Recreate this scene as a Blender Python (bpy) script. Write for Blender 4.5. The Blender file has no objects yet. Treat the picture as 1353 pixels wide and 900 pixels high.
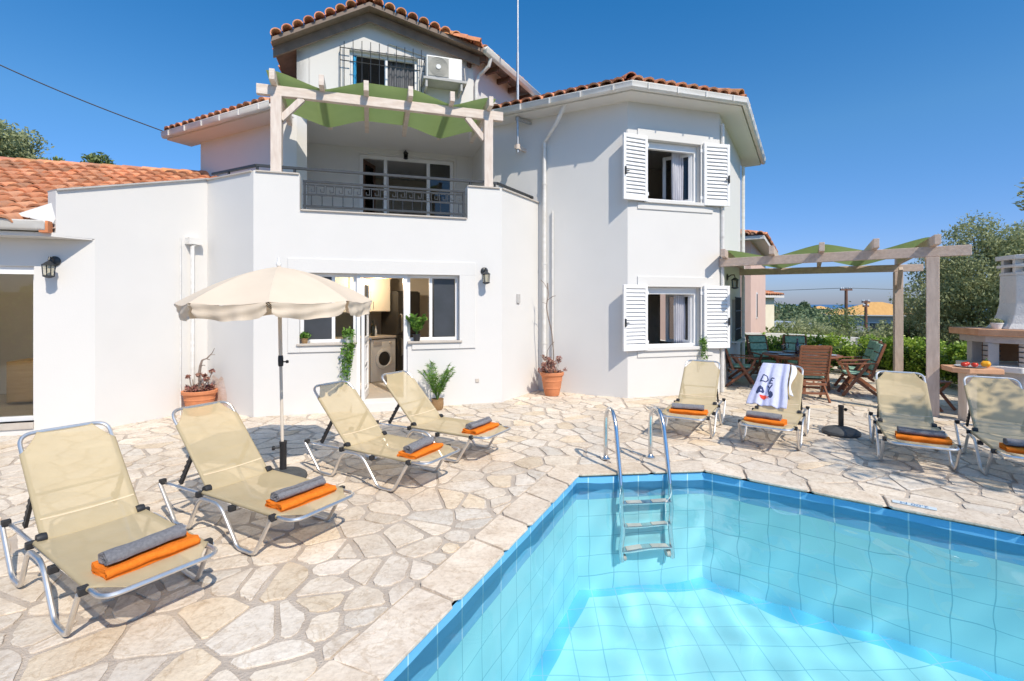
import bpy, bmesh, math, random
from mathutils import Vector, Matrix, Euler
import numpy as np

S = bpy.context.scene
COL = S.collection
R = math.radians
random.seed(7)

# ------------------------------------------------------------------ house frame
# house-local x runs along the facade, y into the house; origin at the ground corner of the kitchen block
HO = (-3.76, 7.154)
HA = R(17.0)
_c, _s = math.cos(HA), math.sin(HA)
def HW(s, w, z=0.0):
    return Vector((HO[0] + s*_c - w*_s, HO[1] + s*_s + w*_c, z))

# ------------------------------------------------------------------ materials
def _nt(name):
    m = bpy.data.materials.new(name); m.use_nodes = True
    nt = m.node_tree
    return m, nt, nt.nodes, nt.links, nt.nodes['Principled BSDF']

def ramp(nd, stops):
    r = nd.new('ShaderNodeValToRGB')
    el = r.color_ramp.elements
    while len(el) < len(stops): el.new(0.5)
    for e, (p, c) in zip(el, stops):
        e.position = p; e.color = (*c, 1)
    return r

def noise(nd, lk, vec, scale, detail=4, rough=0.55):
    n = nd.new('ShaderNodeTexNoise'); n.inputs['Scale'].default_value = scale
    n.inputs['Detail'].default_value = detail; n.inputs['Roughness'].default_value = rough
    if vec is not None: lk.new(vec, n.inputs['Vector'])
    return n

def mat(name, c1, c2=None, scale=6, rough=0.6, metal=0.0, bump=0.0, bscale=None, spec=0.5, stretch=None, attr=None, trans=0.0, detail=4, coat=0.0):
    """Noise-mottled principled material; attr = face attribute that multiplies the colour (a thing's own variation)."""
    m, nt, nd, lk, p = _nt(name)
    tc = nd.new('ShaderNodeTexCoord'); vec = tc.outputs['Object']
    if stretch:
        mp = nd.new('ShaderNodeMapping'); mp.inputs['Scale'].default_value = stretch
        lk.new(vec, mp.inputs['Vector']); vec = mp.outputs['Vector']
    if c2 is None: c2 = tuple(x*0.9 for x in c1)
    n = noise(nd, lk, vec, scale, detail)
    r = ramp(nd, [(0.3, c2), (0.7, c1)]); lk.new(n.outputs['Fac'], r.inputs['Fac'])
    out = r.outputs['Color']
    if attr:
        a = nd.new('ShaderNodeAttribute'); a.attribute_name = attr
        mx = nd.new('ShaderNodeMix'); mx.data_type = 'RGBA'; mx.blend_type = 'MULTIPLY'; mx.inputs[0].default_value = 1
        lk.new(out, mx.inputs[6]); lk.new(a.outputs['Color'], mx.inputs[7]); out = mx.outputs[2]
    lk.new(out, p.inputs['Base Color'])
    p.inputs['Roughness'].default_value = rough; p.inputs['Metallic'].default_value = metal
    p.inputs['Specular IOR Level'].default_value = spec
    if coat: p.inputs['Coat Weight'].default_value = coat
    if bump:
        n2 = noise(nd, lk, vec, bscale or scale*6, 5)
        b = nd.new('ShaderNodeBump'); b.inputs['Strength'].default_value = bump; b.inputs['Distance'].default_value = 0.02
        lk.new(n2.outputs['Fac'], b.inputs['Height']); lk.new(b.outputs['Normal'], p.inputs['Normal'])
    if trans:
        tr = nd.new('ShaderNodeBsdfTranslucent'); lk.new(out, tr.inputs['Color'])
        ms = nd.new('ShaderNodeMixShader'); ms.inputs[0].default_value = trans
        o = nd['Material Output']
        lk.new(p.outputs[0], ms.inputs[1]); lk.new(tr.outputs[0], ms.inputs[2]); lk.new(ms.outputs[0], o.inputs['Surface'])
    return m

def mat_glass(name, tint=(0.9, 0.93, 0.92), base=0.0):
    m, nt, nd, lk, p = _nt(name)
    nd.remove(p)
    t = nd.new('ShaderNodeBsdfTransparent'); t.inputs['Color'].default_value = (*tint, 1)
    g = nd.new('ShaderNodeBsdfGlossy'); g.inputs['Roughness'].default_value = 0.01
    f = nd.new('ShaderNodeFresnel'); f.inputs['IOR'].default_value = 1.5
    ms = nd.new('ShaderNodeMixShader')
    lk.new(f.outputs[0], ms.inputs[0]); lk.new(t.outputs[0], ms.inputs[1]); lk.new(g.outputs[0], ms.inputs[2])
    lk.new(ms.outputs[0], nd['Material Output'].inputs['Surface'])
    return m

def mat_mesh(name, col, open_=0.2, transl=0.25):
    """Woven sling fabric: mostly opaque, a little light comes through the weave."""
    m, nt, nd, lk, p = _nt(name)
    tc = nd.new('ShaderNodeTexCoord')
    n = noise(nd, lk, tc.outputs['Object'], 7, 3)
    r = ramp(nd, [(0.3, tuple(c*0.93 for c in col)), (0.7, col)]); lk.new(n.outputs['Fac'], r.inputs['Fac'])
    lk.new(r.outputs['Color'], p.inputs['Base Color']); p.inputs['Roughness'].default_value = 0.75
    wv = nd.new('ShaderNodeTexWave'); wv.inputs['Scale'].default_value = 90; wv.bands_direction = 'DIAGONAL'
    lk.new(tc.outputs['Object'], wv.inputs['Vector'])
    b = nd.new('ShaderNodeBump'); b.inputs['Strength'].default_value = 0.12; b.inputs['Distance'].default_value = 0.003
    lk.new(wv.outputs['Fac'], b.inputs['Height']); lk.new(b.outputs['Normal'], p.inputs['Normal'])
    tl = nd.new('ShaderNodeBsdfTranslucent'); lk.new(r.outputs['Color'], tl.inputs['Color'])
    tp = nd.new('ShaderNodeBsdfTransparent')
    a = nd.new('ShaderNodeMixShader'); a.inputs[0].default_value = transl
    lk.new(p.outputs[0], a.inputs[1]); lk.new(tl.outputs[0], a.inputs[2])
    c = nd.new('ShaderNodeMixShader'); c.inputs[0].default_value = open_
    lk.new(a.outputs[0], c.inputs[1]); lk.new(tp.outputs[0], c.inputs[2])
    lk.new(c.outputs[0], nd['Material Output'].inputs['Surface'])
    return m

def mat_leaf(name, c1, c2, transl=0.3, rough=0.5):
    m, nt, nd, lk, p = _nt(name)
    a = nd.new('ShaderNodeAttribute'); a.attribute_name = 'tint'
    r = ramp(nd, [(0.0, c2), (1.0, c1)]); lk.new(a.outputs['Fac'], r.inputs['Fac'])
    lk.new(r.outputs['Color'], p.inputs['Base Color']); p.inputs['Roughness'].default_value = rough
    p.inputs['Specular IOR Level'].default_value = 0.35
    tl = nd.new('ShaderNodeBsdfTranslucent'); lk.new(r.outputs['Color'], tl.inputs['Color'])
    ms = nd.new('ShaderNodeMixShader'); ms.inputs[0].default_value = transl
    lk.new(p.outputs[0], ms.inputs[1]); lk.new(tl.outputs[0], ms.inputs[2])
    lk.new(ms.outputs[0], nd['Material Output'].inputs['Surface'])
    return m

def mat_tiles(name, c1, c2, grout, w=0.25, h=0.25, g=0.0042, rough=0.25):
    """Square mosaic tiles laid out in the mesh's own UV metres."""
    m, nt, nd, lk, p = _nt(name)
    uv = nd.new('ShaderNodeUVMap')
    b = nd.new('ShaderNodeTexBrick'); b.offset = 0.0; b.squash = 1.0
    b.inputs['Color1'].default_value = (*c1, 1); b.inputs['Color2'].default_value = (*c2, 1); b.inputs['Mortar'].default_value = (*grout, 1)
    b.inputs['Scale'].default_value = 1; b.inputs['Brick Width'].default_value = w; b.inputs['Row Height'].default_value = h
    b.inputs['Mortar Size'].default_value = g; b.inputs['Mortar Smooth'].default_value = 0.2
    lk.new(uv.outputs[0], b.inputs['Vector']); lk.new(b.outputs['Color'], p.inputs['Base Color'])
    p.inputs['Roughness'].default_value = rough
    return m

def mat_emit(name, col, strength):
    m, nt, nd, lk, p = _nt(name)
    p.inputs['Base Color'].default_value = (*col, 1)
    p.inputs['Emission Color'].default_value = (*col, 1); p.inputs['Emission Strength'].default_value = strength
    return m

# ------------------------------------------------------------------ mesh builder
class MB:
    def __init__(self): self.v, self.f, self.mi, self.cur = [], [], [], 0
    def add(self, vs, fs):
        o = len(self.v); self.v += [tuple(p) for p in vs]
        for f in fs: self.f.append([o+i for i in f]); self.mi.append(self.cur)
        return self
    def quad(self, a, b, c, d): return self.add([a, b, c, d], [(0, 1, 2, 3)])
    def box(self, c, size, rz=0.0, rot=None):
        x, y, z = (k/2 for k in size)
        vs = [Vector((sx*x, sy*y, sz*z)) for sz in (-1, 1) for sx, sy in ((-1, -1), (1, -1), (1, 1), (-1, 1))]
        M = rot if rot is not None else Matrix.Rotation(rz, 3, 'Z')
        vs = [M @ p + Vector(c) for p in vs]
        return self.add(vs, [(3, 2, 1, 0), (4, 5, 6, 7), (0, 1, 5, 4), (1, 2, 6, 5), (2, 3, 7, 6), (3, 0, 4, 7)])
    def bx(self, x0, x1, y0, y1, z0, z1):
        return self.box(((x0+x1)/2, (y0+y1)/2, (z0+z1)/2), (x1-x0, y1-y0, z1-z0))
    def beam(self, p0, p1, w, h, up=(0, 0, 1)):
        p0, p1 = Vector(p0), Vector(p1); d = (p1-p0); L = d.length; d.normalize()
        side = d.cross(Vector(up))
        if side.length < 1e-4: side = d.cross(Vector((0, 1, 0)))
        side.normalize(); upv = side.cross(d)
        M = Matrix((side, d, upv)).transposed()
        return self.box((p0+p1)/2, (w, L, h), rot=M)
    def tube(self, pts, r, seg=8, closed=False, caps=True, radii=None):
        pts = [Vector(p) for p in pts]; n = len(pts); vs = []; prev = None
        for i, p in enumerate(pts):
            if closed: t = pts[(i+1) % n] - pts[i-1]
            else: t = pts[min(i+1, n-1)] - pts[max(i-1, 0)]
            t.normalize()
            if prev is None:
                ref = Vector((0, 0, 1)) if abs(t.z) < 0.9 else Vector((1, 0, 0))
                a = t.cross(ref).normalized()
            else:
                a = prev - t*prev.dot(t)
                a = a.normalized() if a.length > 1e-6 else t.cross(Vector((0.3, 0.5, 0.8))).normalized()
            prev = a; b = t.cross(a); rr = radii[i] if radii else r
            for k in range(seg):
                an = 2*math.pi*k/seg
                vs.append(p + a*math.cos(an)*rr + b*math.sin(an)*rr)
        fs = []
        for i in range(n if closed else n-1):
            j = (i+1) % n
            for k in range(seg):
                fs.append((i*seg+k, i*seg+(k+1) % seg, j*seg+(k+1) % seg, j*seg+k))
        if caps and not closed:
            fs.append(tuple(range(seg-1, -1, -1))); fs.append(tuple((n-1)*seg+k for k in range(seg)))
        return self.add(vs, fs)
    def lathe(self, prof, c=(0, 0, 0), seg=20, axis='Z'):
        vs, fs = [], []
        for r, z in prof:
            for k in range(seg):
                a = 2*math.pi*k/seg
                if axis == 'Z': q = (r*math.cos(a), r*math.sin(a), z)
                elif axis == 'Y': q = (r*math.cos(a), z, r*math.sin(a))
                else: q = (z, r*math.cos(a), r*math.sin(a))
                vs.append((c[0]+q[0], c[1]+q[1], c[2]+q[2]))
        for i in range(len(prof)-1):
            for k in range(seg):
                fs.append((i*seg+k, i*seg+(k+1) % seg, (i+1)*seg+(k+1) % seg, (i+1)*seg+k))
        if prof[0][0] > 1e-5: fs.append(tuple(range(seg-1, -1, -1)))
        if prof[-1][0] > 1e-5: fs.append(tuple((len(prof)-1)*seg+k for k in range(seg)))
        return self.add(vs, fs)
    def prism(self, poly, z0, z1):
        n = len(poly)
        z0s = z0 if isinstance(z0, (list, tuple)) else [z0]*n
        z1s = z1 if isinstance(z1, (list, tuple)) else [z1]*n
        vs = [(x, y, z) for (x, y), z in zip(poly, z0s)] + [(x, y, z) for (x, y), z in zip(poly, z1s)]
        fs = [tuple(range(n-1, -1, -1)), tuple(range(n, 2*n))]
        fs += [(i, (i+1) % n, n+(i+1) % n, n+i) for i in range(n)]
        return self.add(vs, fs)
    def grid(self, fn, nu, nv):
        vs = [fn(i/nu, j/nv) for j in range(nv+1) for i in range(nu+1)]
        fs = [(j*(nu+1)+i, j*(nu+1)+i+1, (j+1)*(nu+1)+i+1, (j+1)*(nu+1)+i) for j in range(nv) for i in range(nu)]
        return self.add(vs, fs)
    def build(self, name, m, parent=None, smooth=True, angle=35, bevel=0.0, solid=0.0, loc=None, rz=None, fix=True):
        me = bpy.data.meshes.new(name); me.from_pydata(self.v, [], self.f)
        ms = m if isinstance(m, (list, tuple)) else [m]
        for k in ms: me.materials.append(k)
        if len(ms) > 1: me.polygons.foreach_set('material_index', self.mi)
        if fix:
            bm = bmesh.new(); bm.from_mesh(me); bmesh.ops.recalc_face_normals(bm, faces=bm.faces); bm.to_mesh(me); bm.free()
        if smooth:
            me.polygons.foreach_set('use_smooth', [True]*len(me.polygons))
            me.set_sharp_from_angle(angle=R(angle))
        me.update()
        o = bpy.data.objects.new(name, me); COL.objects.link(o)
        if parent is not None: o.parent = parent
        if loc is not None: o.location = loc
        if rz is not None: o.rotation_euler = (0, 0, rz)
        if solid:
            k = o.modifiers.new('thickness', 'SOLIDIFY'); k.thickness = solid; k.offset = 0
        if bevel:
            b = o.modifiers.new('edges', 'BEVEL'); b.width = bevel; b.segments = 2; b.limit_method = 'ANGLE'; b.angle_limit = R(40)
        return o

def face_attr(o, name, vals):
    a = o.data.attributes.new(name, 'FLOAT_COLOR', 'FACE')
    a.data.foreach_set('color', np.asarray(vals, dtype=np.float32).ravel())

def tag(o, label=None, cat=None, group=None, kind=None):
    if label: o['label'] = label
    if cat: o['category'] = cat
    if group: o['group'] = group
    if kind: o['kind'] = kind
    return o

def thing(name, label, cat, loc=(0, 0, 0), rz=0.0, group=None):
    o = bpy.data.objects.new(name, None); o.empty_display_size = 0.1; COL.objects.link(o)
    o.location = loc; o.rotation_euler = (0, 0, rz)
    return tag(o, label, cat, group)

def copy_tree(o, parent=None):
    c = o.copy(); COL.objects.link(c)
    if parent is not None: c.parent = parent
    for ch in list(o.children): copy_tree(ch, c)
    return c

def place(o, loc, rz, label=None, group=None):
    o.location = loc; o.rotation_euler = (0, 0, rz)
    if label: o['label'] = label
    if group: o['group'] = group
    return o

# ------------------------------------------------------------------ palette
M = {}
M['plaster'] = mat('white_plaster', (0.68, 0.67, 0.652), (0.655, 0.645, 0.627), 1.3, 0.85, bump=0.07, bscale=75, spec=0.2, detail=6)
M['trim'] = mat('white_trim_plaster', (0.675, 0.665, 0.645), (0.66, 0.65, 0.63), 3, 0.8, bump=0.1, bscale=60, spec=0.2)
M['upvc'] = mat('white_window_frame', (0.80, 0.80, 0.80), (0.77, 0.77, 0.77), 5, 0.35)
M['gutter'] = mat('white_gutter', (0.74, 0.73, 0.71), (0.62, 0.60, 0.56), 3, 0.4, stretch=(1, 1, 4))
M['pink'] = mat('pink_plaster', (0.78, 0.56, 0.47), (0.72, 0.50, 0.42), 2, 0.85, bump=0.2, bscale=50)
M['cream'] = mat('cream_plaster', (0.80, 0.74, 0.58), (0.76, 0.69, 0.53), 2, 0.85, bump=0.2, bscale=50)
M['terracotta_tile'] = mat('terracotta_roof_tile', (0.72, 0.31, 0.155), (0.46, 0.215, 0.13), 9, 0.8, bump=0.3, bscale=60, attr='tint', spec=0.2, detail=8)
M['mortar'] = mat('roof_mortar', (0.62, 0.45, 0.36), (0.45, 0.33, 0.28), 8, 0.9)
M['brown_wood'] = mat('dark_brown_eave_wood', (0.16, 0.085, 0.055), (0.10, 0.055, 0.04), 8, 0.7, stretch=(1, 6, 6))
M['fascia'] = mat('grey_brown_fascia', (0.24, 0.185, 0.15), (0.17, 0.13, 0.105), 6, 0.75)
M['pale_wood'] = mat('whitewashed_wood', (0.72, 0.64, 0.57), (0.58, 0.48, 0.41), 4, 0.7, bump=0.25, bscale=30, stretch=(6, 6, 1.2), detail=8)
M['pale_wood_h'] = mat('whitewashed_wood_beam', (0.72, 0.64, 0.57), (0.56, 0.46, 0.39), 4, 0.7, bump=0.25, bscale=30, stretch=(1.2, 6, 6), detail=8)
M['garden_wood'] = mat('weathered_pergola_post', (0.60, 0.485, 0.41), (0.46, 0.36, 0.30), 4, 0.75, bump=0.25, bscale=30, stretch=(6, 6, 1.2), detail=8)
M['garden_wood_h'] = mat('weathered_pergola_beam', (0.60, 0.485, 0.41), (0.46, 0.36, 0.30), 4, 0.75, bump=0.25, bscale=30, stretch=(1.2, 6, 6), detail=8)
M['sail'] = mat('green_sail_cloth', (0.31, 0.43, 0.17), (0.27, 0.39, 0.15), 3, 0.8, trans=0.3)
M['iron'] = mat('dark_grey_iron', (0.05, 0.055, 0.06), (0.035, 0.038, 0.042), 12, 0.45, metal=0.3)
M['alu'] = mat('polished_aluminium', (0.80, 0.78, 0.76), (0.70, 0.68, 0.66), 20, 0.40, metal=1.0)
M['steel'] = mat('stainless_steel', (0.72, 0.72, 0.73), (0.62, 0.63, 0.65), 12, 0.18, metal=1.0)
M['galv'] = mat('galvanised_steel', (0.55, 0.56, 0.57), (0.45, 0.46, 0.47), 18, 0.45, metal=0.9)
M['sling'] = mat_mesh('beige_sling_fabric', (0.64, 0.52, 0.31))
M['sling_hem'] = mat('beige_sling_hem', (0.69, 0.55, 0.36), None, 8, 0.8)
M['black'] = mat('black_plastic', (0.025, 0.025, 0.027), (0.018, 0.018, 0.02), 10, 0.5)
M['canopy'] = mat('beige_parasol_canvas', (0.74, 0.63, 0.50), (0.70, 0.59, 0.465), 4, 0.85, trans=0.16, bump=0.08, bscale=120)
M['grey_towel'] = mat('grey_terry_towel', (0.36, 0.355, 0.375), (0.25, 0.25, 0.27), 60, 0.95, bump=0.9, bscale=260, spec=0.1)
M['orange_towel'] = mat('orange_terry_towel', (0.92, 0.25, 0.03), (0.85, 0.20, 0.02), 50, 0.95, bump=0.6, bscale=260, spec=0.1)
M['print_towel'] = mat('pale_lilac_towel', (0.60, 0.62, 0.82), (0.53, 0.55, 0.76), 20, 0.95, bump=0.4, bscale=220, spec=0.1)
M['white_cloth'] = mat('white_towel_cloth', (0.76, 0.76, 0.79), None, 20, 0.95, bump=0.3, bscale=200)
M['navy'] = mat('navy_print', (0.03, 0.045, 0.13), None, 20, 0.9)
M['red_print'] = mat('red_print', (0.70, 0.06, 0.03), None, 20, 0.9)
M['concrete'] = mat('dark_grey_concrete', (0.085, 0.09, 0.095), (0.05, 0.055, 0.06), 14, 0.7, bump=0.4, bscale=60)
M['terracotta'] = mat('terracotta_pot', (0.62, 0.235, 0.10), (0.52, 0.19, 0.085), 8, 0.8, bump=0.15, bscale=50)
M['soil'] = mat('dark_soil', (0.06, 0.04, 0.025), (0.03, 0.02, 0.015), 30, 0.95, bump=0.8, bscale=60)
M['bark'] = mat('grey_bark', (0.17, 0.13, 0.10), (0.08, 0.06, 0.045), 10, 0.95, bump=0.9, bscale=40, stretch=(4, 4, 1))
M['twig'] = mat('grey_twig', (0.30, 0.24, 0.20), (0.18, 0.14, 0.12), 20, 0.9)
M['wicker'] = mat('wicker_pot', (0.50, 0.31, 0.15), (0.30, 0.17, 0.07), 60, 0.8, bump=0.9, bscale=90, stretch=(1, 1, 4))
M['teak'] = mat('reddish_teak', (0.30, 0.12, 0.06), (0.19, 0.07, 0.035), 8, 0.5, bump=0.2, bscale=40, stretch=(1, 1, 5))
M['cushion'] = mat('green_cushion', (0.40, 0.60, 0.50), (0.17, 0.36, 0.29), 18, 0.9, bump=0.2)
M['curtain'] = mat('sheer_white_curtain', (0.80, 0.80, 0.84), (0.74, 0.74, 0.80), 12, 0.9, trans=0.35)
M['brick_orange'] = mat('orange_firebrick', (0.62, 0.36, 0.22), (0.52, 0.28, 0.16), 8, 0.85, bump=0.35, bscale=40)
M['firebrick'] = mat('brown_fireback', (0.34, 0.19, 0.10), (0.27, 0.14, 0.075), 8, 0.9, bump=0.3)
M['cement'] = mat('grey_cement', (0.50, 0.49, 0.475), (0.42, 0.41, 0.40), 6, 0.9, bump=0.35, bscale=60)
M['white_cement'] = mat('white_cement', (0.74, 0.72, 0.69), (0.68, 0.66, 0.63), 5, 0.9, bump=0.45, bscale=55)
M['ac'] = mat('air_conditioner_casing', (0.74, 0.74, 0.71), (0.70, 0.70, 0.67), 6, 0.5)
M['ac_grey'] = mat('air_conditioner_guard', (0.36, 0.355, 0.32), (0.30, 0.295, 0.265), 16, 0.6)
M['interior'] = mat('interior_plaster', (0.62, 0.57, 0.50), (0.58, 0.53, 0.46), 2, 0.9)
M['room_floor'] = mat('interior_floor', (0.42, 0.38, 0.33), (0.36, 0.32, 0.28), 3, 0.5)
M['cabinet'] = mat('cream_cabinet', (0.72, 0.66, 0.56), (0.69, 0.63, 0.53), 5, 0.5)
M['honey'] = mat('honey_wood', (0.58, 0.38, 0.18), (0.48, 0.30, 0.13), 3, 0.45, stretch=(1, 8, 8))
M['fridge'] = mat('dark_fridge', (0.05, 0.048, 0.045), (0.04, 0.038, 0.036), 5, 0.3, metal=0.3)
M['white_enamel'] = mat('white_enamel', (0.78, 0.78, 0.77), None, 5, 0.25)
M['dark_screen'] = mat('dark_screen', (0.055, 0.06, 0.07), (0.04, 0.045, 0.05), 4, 0.35)
M['glass'] = mat_glass('window_glass')
M['dark_glass'] = mat_glass('dim_window_glass', (0.62, 0.64, 0.64))
M['bottle'] = mat('dark_bottle_glass', (0.012, 0.016, 0.012), None, 5, 0.08, spec=0.8)
M['wine'] = mat('wine_bottle_glass', (0.05, 0.015, 0.035), None, 5, 0.08, spec=0.8)
M['clear'] = mat_glass('drinking_glass', (0.93, 0.95, 0.97))
M['lamp_glass'] = mat_glass('lamp_glass', (0.85, 0.83, 0.75))
M['bulb'] = mat_emit('pendant_bulb', (1.0, 0.72, 0.36), 14)
M['rattan'] = mat('rattan_shade', (0.55, 0.36, 0.15), (0.42, 0.26, 0.10), 40, 0.8, trans=0.4)
M['blue_cloth'] = mat('turquoise_cloth', (0.05, 0.42, 0.70), (0.04, 0.34, 0.6), 10, 0.8)
M['grey_curtain'] = mat('grey_curtain', (0.16, 0.165, 0.18), (0.12, 0.125, 0.14), 14, 0.9)
M['plate'] = mat('glazed_plate', (0.55, 0.58, 0.62), (0.45, 0.50, 0.56), 5, 0.25)
M['tomato'] = mat('red_tomato', (0.62, 0.035, 0.015), (0.5, 0.03, 0.01), 4, 0.25)
M['pepper'] = mat('yellow_pepper', (0.85, 0.42, 0.015), (0.75, 0.34, 0.01), 4, 0.3)
M['marble'] = mat('beige_sill_stone', (0.55, 0.50, 0.44), (0.46, 0.41, 0.36), 8, 0.5)
M['solar'] = mat('grey_greenhouse_sheet', (0.50, 0.53, 0.57), (0.40, 0.43, 0.48), 2, 0.5)
M['ochre_roof'] = mat('ochre_roof', (0.70, 0.40, 0.13), (0.60, 0.32, 0.10), 0.8, 0.85, stretch=(6, 1, 1))
M['pole_wood'] = mat('brown_pole_wood', (0.20, 0.10, 0.065), (0.13, 0.065, 0.045), 5, 0.9)
M['depth_tile'] = mat('white_marker_tile', (0.62, 0.72, 0.78), None, 9, 0.3)
M['depth_blue'] = mat('blue_marker_ink', (0.03, 0.16, 0.38), None, 9, 0.3)
M['olive'] = mat_leaf('olive_leaves', (0.48, 0.51, 0.27), (0.20, 0.235, 0.105), 0.38)
M['olive_dark'] = mat_leaf('dark_olive_leaves', (0.30, 0.37, 0.14), (0.10, 0.15, 0.05), 0.35)
M['hedge'] = mat_leaf('hedge_leaves', (0.44, 0.58, 0.09), (0.13, 0.25, 0.04), 0.4, 0.35)
M['plant'] = mat_leaf('house_plant_leaves', (0.20, 0.36, 0.06), (0.07, 0.17, 0.025), 0.3, 0.45)
M['succulent'] = mat_leaf('reddish_succulent', (0.42, 0.25, 0.18), (0.28, 0.10, 0.09), 0.15)
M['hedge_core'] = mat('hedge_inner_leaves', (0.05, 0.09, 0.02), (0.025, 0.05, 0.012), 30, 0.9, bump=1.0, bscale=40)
M['wood_far'] = mat_leaf('far_wood_leaves', (0.23, 0.29, 0.14), (0.09, 0.14, 0.07), 0.2)
M['stalk'] = mat('green_stalk', (0.10, 0.20, 0.04), None, 20, 0.6)
# ================================================================== ground, paving, pool
POOL = [(-1.35, 0.55), (-0.595, 2.154), (0.624, 4.745), (1.90, 4.875), (3.685, 3.54), (7.2, 0.91), (7.2, 0.25), (-1.35, 0.25)]
# clockwise seen from above: left edge, far edge, right edge, then closed below the camera
WATER_Z = -0.085
FLOOR_Z = -1.47

def clip(poly, p, nrm):
    """keep the side where (q-p).nrm <= 0"""
    out = []; n = len(poly)
    for i in range(n):
        a, b = poly[i], poly[(i+1) % n]
        da = (a[0]-p[0])*nrm[0] + (a[1]-p[1])*nrm[1]; db = (b[0]-p[0])*nrm[0] + (b[1]-p[1])*nrm[1]
        if da <= 0: out.append(a)
        if (da < 0 < db) or (db < 0 < da):
            t = da/(da-db); out.append((a[0]+(b[0]-a[0])*t, a[1]+(b[1]-a[1])*t))
    return out

def area(p): return 0.5*sum(p[i][0]*p[(i+1) % len(p)][1] - p[(i+1) % len(p)][0]*p[i][1] for i in range(len(p)))

def offset_poly(poly, d):
    """outward offset of a convex clockwise polygon"""
    n = len(poly); out = []
    for i in range(n):
        p0, p1, p2 = (Vector(poly[(i+k) % n]) for k in (-1, 0, 1))
        e0, e1 = (p1-p0).normalized(), (p2-p1).normalized()
        n0, n1 = Vector((-e0.y, e0.x)), Vector((-e1.y, e1.x))
        b = (n0+n1); b = b/(b.length**2)*2
        out.append(tuple(p1 + b*d))
    return out
if area(POOL) > 0: POOL.reverse()
COPE = offset_poly(POOL, 0.27)
def outside_dist(q, poly):
    """> 0 outside; index of the edge it is most outside of"""
    best, bi = -1e9, 0; n = len(poly)
    for i in range(n):
        a, b = Vector(poly[i]), Vector(poly[(i+1) % n]); e = (b-a).normalized(); nn = Vector((-e.y, e.x))
        d = (Vector(q)-a).dot(nn)
        if d > best: best, bi = d, i
    return best, bi
def clip_out(poly, hole, gap):
    """cut one stone back to the outside of the convex pool outline"""
    ds = [outside_dist(q, hole) for q in poly]
    if min(d for d, _ in ds) >= gap: return poly
    c = (sum(q[0] for q in poly)/len(poly), sum(q[1] for q in poly)/len(poly))
    far = max(range(len(poly)), key=lambda k: ds[k][0])
    if ds[far][0] < gap + 0.03: return None
    i = ds[far][1]; a, b = Vector(hole[i]), Vector(hole[(i+1) % len(hole)]); e = (b-a).normalized(); nn = Vector((-e.y, e.x))
    p = a + nn*gap
    return clip(poly, p, (-nn.x, -nn.y))

# paving stones: an irregular crazy-paving layout, every stone with its own tint
DECK = [(-9.6, -3.0), (9.35, -3.0), (9.35, 12.9), (-9.6, 12.9)]
rng = random.Random(23)
def _stones():
    sites = []; sp = 0.203
    nx, ny = int((DECK[1][0]-DECK[0][0])/sp), int((DECK[2][1]-DECK[0][1])/sp)
    for j in range(ny):
        for i in range(nx):
            if rng.random() < 0.40: continue
            sites.append((DECK[0][0]+(i+0.5+rng.uniform(-.62, .62))*sp, DECK[0][1]+(j+0.5+rng.uniform(-.62, .62))*sp))
    cell = 0.6; gridd = {}
    for k, (x, y) in enumerate(sites): gridd.setdefault((int(x//cell), int(y//cell)), []).append(k)
    out = []
    for k, (x, y) in enumerate(sites):
        h = house_dist(x, y)
        if h: continue
        poly = [(x-.75, y-.75), (x+.75, y-.75), (x+.75, y+.75), (x-.75, y+.75)]
        gx, gy = int(x//cell), int(y//cell)
        nb = [m for a in (-2, -1, 0, 1, 2) for b in (-2, -1, 0, 1, 2) for m in gridd.get((gx+a, gy+b), ()) if m != k]
        nb.sort(key=lambda m: (sites[m][0]-x)**2 + (sites[m][1]-y)**2)
        for m in nb[:26]:
            dx, dy = sites[m][0]-x, sites[m][1]-y; L = math.hypot(dx, dy)
            if L < 0.05: continue
            gap = 0.010 + 0.010*((m*k*7919) % 101)/101
            poly = clip(poly, (x+dx/2-dx/L*gap, y+dy/2-dy/L*gap), (dx, dy))
            if len(poly) < 3: break
        if len(poly) < 3: continue
        poly = clip_out(poly, COPE, 0.012)
        if poly is None or len(poly) < 3 or abs(area(poly)) < 0.006: continue
        if abs(area(poly)) > 0.10 and rng.random() < 0.42:                 # some slabs were cracked in two when laid
            an = rng.uniform(0, math.pi); c = (sum(q[0] for q in poly)/len(poly), sum(q[1] for q in poly)/len(poly))
            nv = (math.cos(an), math.sin(an)); g = 0.011
            out.append(clip(poly, (c[0]-nv[0]*g, c[1]-nv[1]*g), nv)); out.append(clip(poly, (c[0]+nv[0]*g, c[1]+nv[1]*g), (-nv[0], -nv[1])))
        else: out.append(poly)
    return out
def house_dist(x, y):
    """True well inside the house footprint (no stones needed there)"""
    dx, dy = x-HO[0], y-HO[1]; s, w = dx*_c+dy*_s, -dx*_s+dy*_c
    if s < -1.0: return w > 0.15 and w > (s+1.8)+0.25
    if s < 0: return w > -s+0.25
    if s < 3.9: return w > 0.25
    if s < 4.8: return w > (s-3.75)+0.3
    if s < 6.0: return w > -(s-5.95)+0.1
    if s < 7.9: return w > 0.0
    return w > (s-7.88)*0.9 + 0.1

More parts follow.
